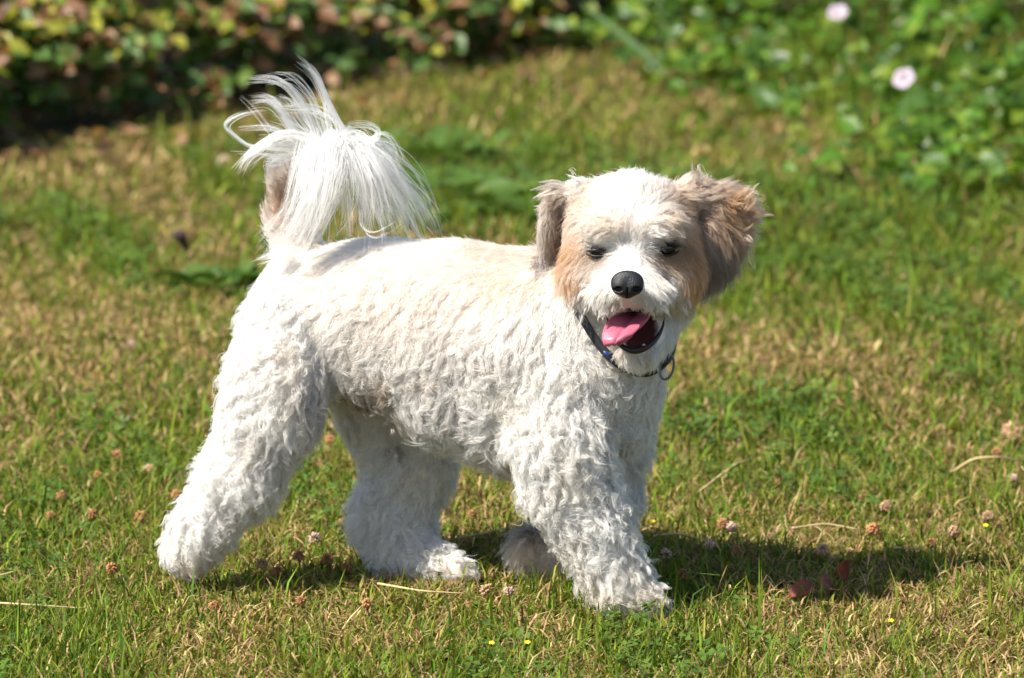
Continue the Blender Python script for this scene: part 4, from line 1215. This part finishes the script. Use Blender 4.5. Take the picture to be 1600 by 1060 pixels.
# ---- nose
def blob(name, prims, cuts, h, mat, parent, k=0.003, col=None, label=None):
    global FLD, LO, DIM
    lo = np.min([p.lo for p in prims], 0) + 0.022; hi = np.max([p.hi for p in prims], 0) - 0.022
    dm = np.ceil((hi - lo) / h).astype(int) + 1
    G = np.stack(np.meshgrid(*[lo[i] + np.arange(dm[i]) * h for i in range(3)], indexing='ij'), -1)
    f = np.full(dm, 1.0)
    for p in prims: f = smin(f, p.d(G), k)
    for c in cuts: f = -smin(-f, c.d(G), 0.0012)
    keepLO, keepH = LO, globals()['H']
    LO = lo; globals()['H'] = h
    V, Q = surface_nets(f)
    LO = keepLO; globals()['H'] = keepH
    o = link(name, mesh_np(name, V - DO, np.full(len(Q), 4), Q, mat), parent)
    if label: o['label'] = label
    return o
m_nose = plain('nose_leather', (0.012, 0.012, 0.014), 0.44, 0.45, bump=0.6, scale=1100)
NP = NOSE_P; S_ = psize(NP[1])
def off_(dx, dy, dY): return NP + np.array([dx * S_, dY, -dy * S_])
nose = blob('nose', [Ell(0, off_(0, -4, -.001), (25 * S_, .0065, 17 * S_), 0), Ell(0, off_(-11, 4, -.002), (14 * S_, .0075, 14 * S_), 0), Ell(0, off_(11, 4, -.002), (14 * S_, .0075, 14 * S_), 0),
      Ell(0, off_(0, 11, -.001), (12 * S_, .007, 13 * S_), 0)],
     [Ell(0, off_(-14, 7, -.009), (6.2 * S_, .005, 4.6 * S_), 0), Ell(0, off_(14, 7, -.009), (6.2 * S_, .005, 4.6 * S_), 0), Ell(0, off_(0, 16, -.0085), (1.3 * S_, .003, 12 * S_), 0),
      Ell(0, off_(-21, 8, -.007), (5 * S_, .004, 2.2 * S_), 0), Ell(0, off_(21, 8, -.007), (5 * S_, .004, 2.2 * S_), 0)], 0.0006, m_nose, dog, 0.0035, label='moist black nose')

# ---- eyes, narrowed
m_eye = plain('dark_eye', (0.010, 0.006, 0.005), 0.06, 0.6)
m_lid = plain('eyelid_rim', (0.012, 0.008, 0.007), 0.5, 0.4, bump=0.3, scale=700)
for (ex, ey, rx, ry, roll) in EYES:
    c = hit(ex, ey) + np.array([0, .0045, 0]); s = psize(c[1])
    r = 15.5 * s
    e = empty('eye', c - DO); e.parent = dog
    U = 20; W = 12; V = [(0, 0, r)]; idx = []; sz = []
    for i in range(1, W):
        for j in range(U):
            a, b = math.pi * i / W, 2 * math.pi * j / U
            V.append((r * math.sin(a) * math.cos(b), r * math.sin(a) * math.sin(b), r * math.cos(a)))
    V.append((0, 0, -r))
    for j in range(U):
        idx += [0, 1 + j, 1 + (j + 1) % U]; sz.append(3)
        for i in range(W - 2):
            a = 1 + i * U + j; b = 1 + i * U + (j + 1) % U
            idx += [a, a + U, b + U, b]; sz.append(4)
        idx += [1 + (W - 2) * U + j, len(V) - 1, 1 + (W - 2) * U + (j + 1) % U]; sz.append(3)
    link('eyeball', mesh_np('eyeball', V, sz, idx, m_eye), e)
    open_ = 0.62 if ex > 1000 else 0.25
    for sg in (1, -1):                        # upper and lower lid as thick curved rims
        pts = []
        for q in np.linspace(-1.25, 1.25, 13):
            hgt = sg * open_ * r * 0.75 * math.cos(q * 1.2) + roll * q * r * 0.8
            yy = -math.sqrt(max(1.16 * r * r - (q * r * 0.85) ** 2 - hgt ** 2, (0.25 * r) ** 2))
            pts.append((q * r * 1.05, yy, hgt + sg * 0.0012))
        link('eyelid', tube_mesh('eyelid', pts, [0.0005] + [0.0011] * 11 + [0.0005], m_lid, 8), e)

# ---- mouth: tongue, dark lip, teeth
m_tongue = plain('tongue', (0.42, 0.095, 0.15), 0.42, 0.5, bump=0.25, scale=900, var=0.14, sss=0.25)
rows = [  # centre px, py, Y, half width px, cup, tilt px
    (1002, 496, -.098, 20, 1, 0), (994, 491, -.112, 26, 2, 1), (987, 497, -.128, 31, 4, 3), (979, 508, -.141, 34, 5, 5), (972, 519, -.150, 31, 4, 7), (966, 528, -.155, 25, 2, 7), (962, 534, -.156, 18, 0, 5), (959, 538, -.155, 8, 0, 2)]
NQ = 11; V = []; idx = []
rows_i = []
for t in np.linspace(0, len(rows) - 1, 22):
    i = min(int(t), len(rows) - 2); f = t - i
    rows_i.append([rows[i][k] * (1 - f) + rows[i + 1][k] * f for k in range(6)])
for (cx, cy_, Y, hw, cup, tl) in rows_i:
    for j in range(NQ):
        q = (j / (NQ - 1)) * 2 - 1
        dz = -cup * q * q * 1.0 + 5.5 * math.exp(-(q / 0.14) ** 2) * min(1, hw / 25)
        wave = 3.0 * math.sin(2.2 * q + cx * 0.11) * (1 if q > 0.3 else 0.3)
        V.append(at(cx + q * hw, cy_ + dz - tl * q + wave * abs(q), Y + 0.004 * q * q) - DO)
for i in range(len(rows_i) - 1):
    for j in range(NQ - 1):
        a = i * NQ + j; idx += [a, a + 1, a + 1 + NQ, a + NQ]
tg_ = link('tongue', mesh_np('tongue', np.array(V), [4] * (len(idx) // 4), idx, m_tongue), dog)
tag(tg_, 'pink tongue hanging to one side out of the mouth')
md = tg_.modifiers.new('thickness', 'SOLIDIFY'); md.thickness = 0.0036; md.offset = 0
md = tg_.modifiers.new('round', 'SUBSURF'); md.levels = 1; md.render_levels = 2
m_lip = plain('black_lip', (0.018, 0.012, 0.012), 0.38, 0.5, bump=0.4, scale=500)
lip = catmull([at(946, 486, -.118), at(953, 512, -.128), at(966, 536, -.136), at(986, 548, -.139), at(1008, 544, -.136), at(1026, 529, -.124), at(1035, 512, -.110), at(1038, 497, -.098)], 26)
lr = np.interp(np.linspace(0, 1, 26), [0, .2, .5, .75, 1], [0.8, 2.8, 5.6, 3.4, 0.7]) * psize(-.12)
tag(link('lower_lip', tube_mesh('lower_lip', lip - DO, lr, m_lip, 10), dog), 'glossy black lower lip')
m_tooth = plain('tooth', (0.5, 0.42, 0.3), 0.3, 0.5)
for (px, py, Y, h) in ((1006, 540, -.137, 3), (1022, 496, -.116, 5)):
    s = psize(Y); up = 1 if py > 510 else -1
    p = at(px, py, Y) - DO
    link('tooth', tube_mesh('tooth', [p, p + np.array([0, 0, h * .5 * s * up]), p + np.array([0, -.0003, h * s * up])], [3 * s, 2.5 * s, .6 * s], m_tooth, 8), dog)

# ------------------------------------------------------------------ collar
m_band = plain('collar_webbing', (0.03, 0.032, 0.04), 0.6, 0.4, bump=0.6, scale=900, var=0.3)
m_ring = plain('ring_steel', (0.16, 0.16, 0.17), 0.35, 0.5, metal=0.9)
m_blue = plain('blue_plastic', (0.015, 0.03, 0.16), 0.35, 0.5)
collar = empty('dog_collar', loop.mean(0)); CO = np.array(collar.location)
tag(collar, 'dark webbing collar with steel ring around the dog\'s neck', 'collar')
Nn = neck_grad(loop); Tn = norm(np.roll(loop, -1, 0) - np.roll(loop, 1, 0)); Bn = norm(np.cross(Nn, Tn))
hw, th = 0.0036, 0.0008
V = np.stack([loop + Bn * hw + Nn * th, loop - Bn * hw + Nn * th, loop - Bn * hw - Nn * th, loop + Bn * hw - Nn * th], 1).reshape(-1, 3)
idx = []; n = len(loop)
for i in range(n):
    k = (i + 1) % n
    for j in range(4): idx += [i * 4 + j, i * 4 + (j + 1) % 4, k * 4 + (j + 1) % 4, k * 4 + j]
link('band', mesh_np('band', V - CO, [4] * (len(idx) // 4), idx, m_band, smooth=False), collar)
def ring_pts(c, rx, rz, roll, n=28):
    a = np.arange(n) / n * 6.2832
    x = np.cos(a) * rx; z = np.sin(a) * rz
    return c + np.stack([x * math.cos(roll) - z * math.sin(roll), 0.003 * np.sin(a), x * math.sin(roll) + z * math.cos(roll)], -1)
s = psize(-.08)
link('ring', tube_mesh('ring', ring_pts(at(1042, 574, -.072) - CO, 10.5 * s, 19 * s, -0.25), 2.0 * s, m_ring, 8, closed=True), collar)
link('keeper', tube_mesh('keeper', [at(1028, 572, -.066) - CO, at(1036, 567, -.064) - CO, at(1048, 556, -.055) - CO], [6 * s, 7 * s, 6 * s], m_band, 8), collar)
link('side_release_tab', tube_mesh('side_release_tab', [at(943, 549, -.092) - CO, at(950, 555, -.092) - CO, at(958, 562, -.090) - CO], [2 * s, 3.6 * s, 2 * s], m_blue, 8), collar)
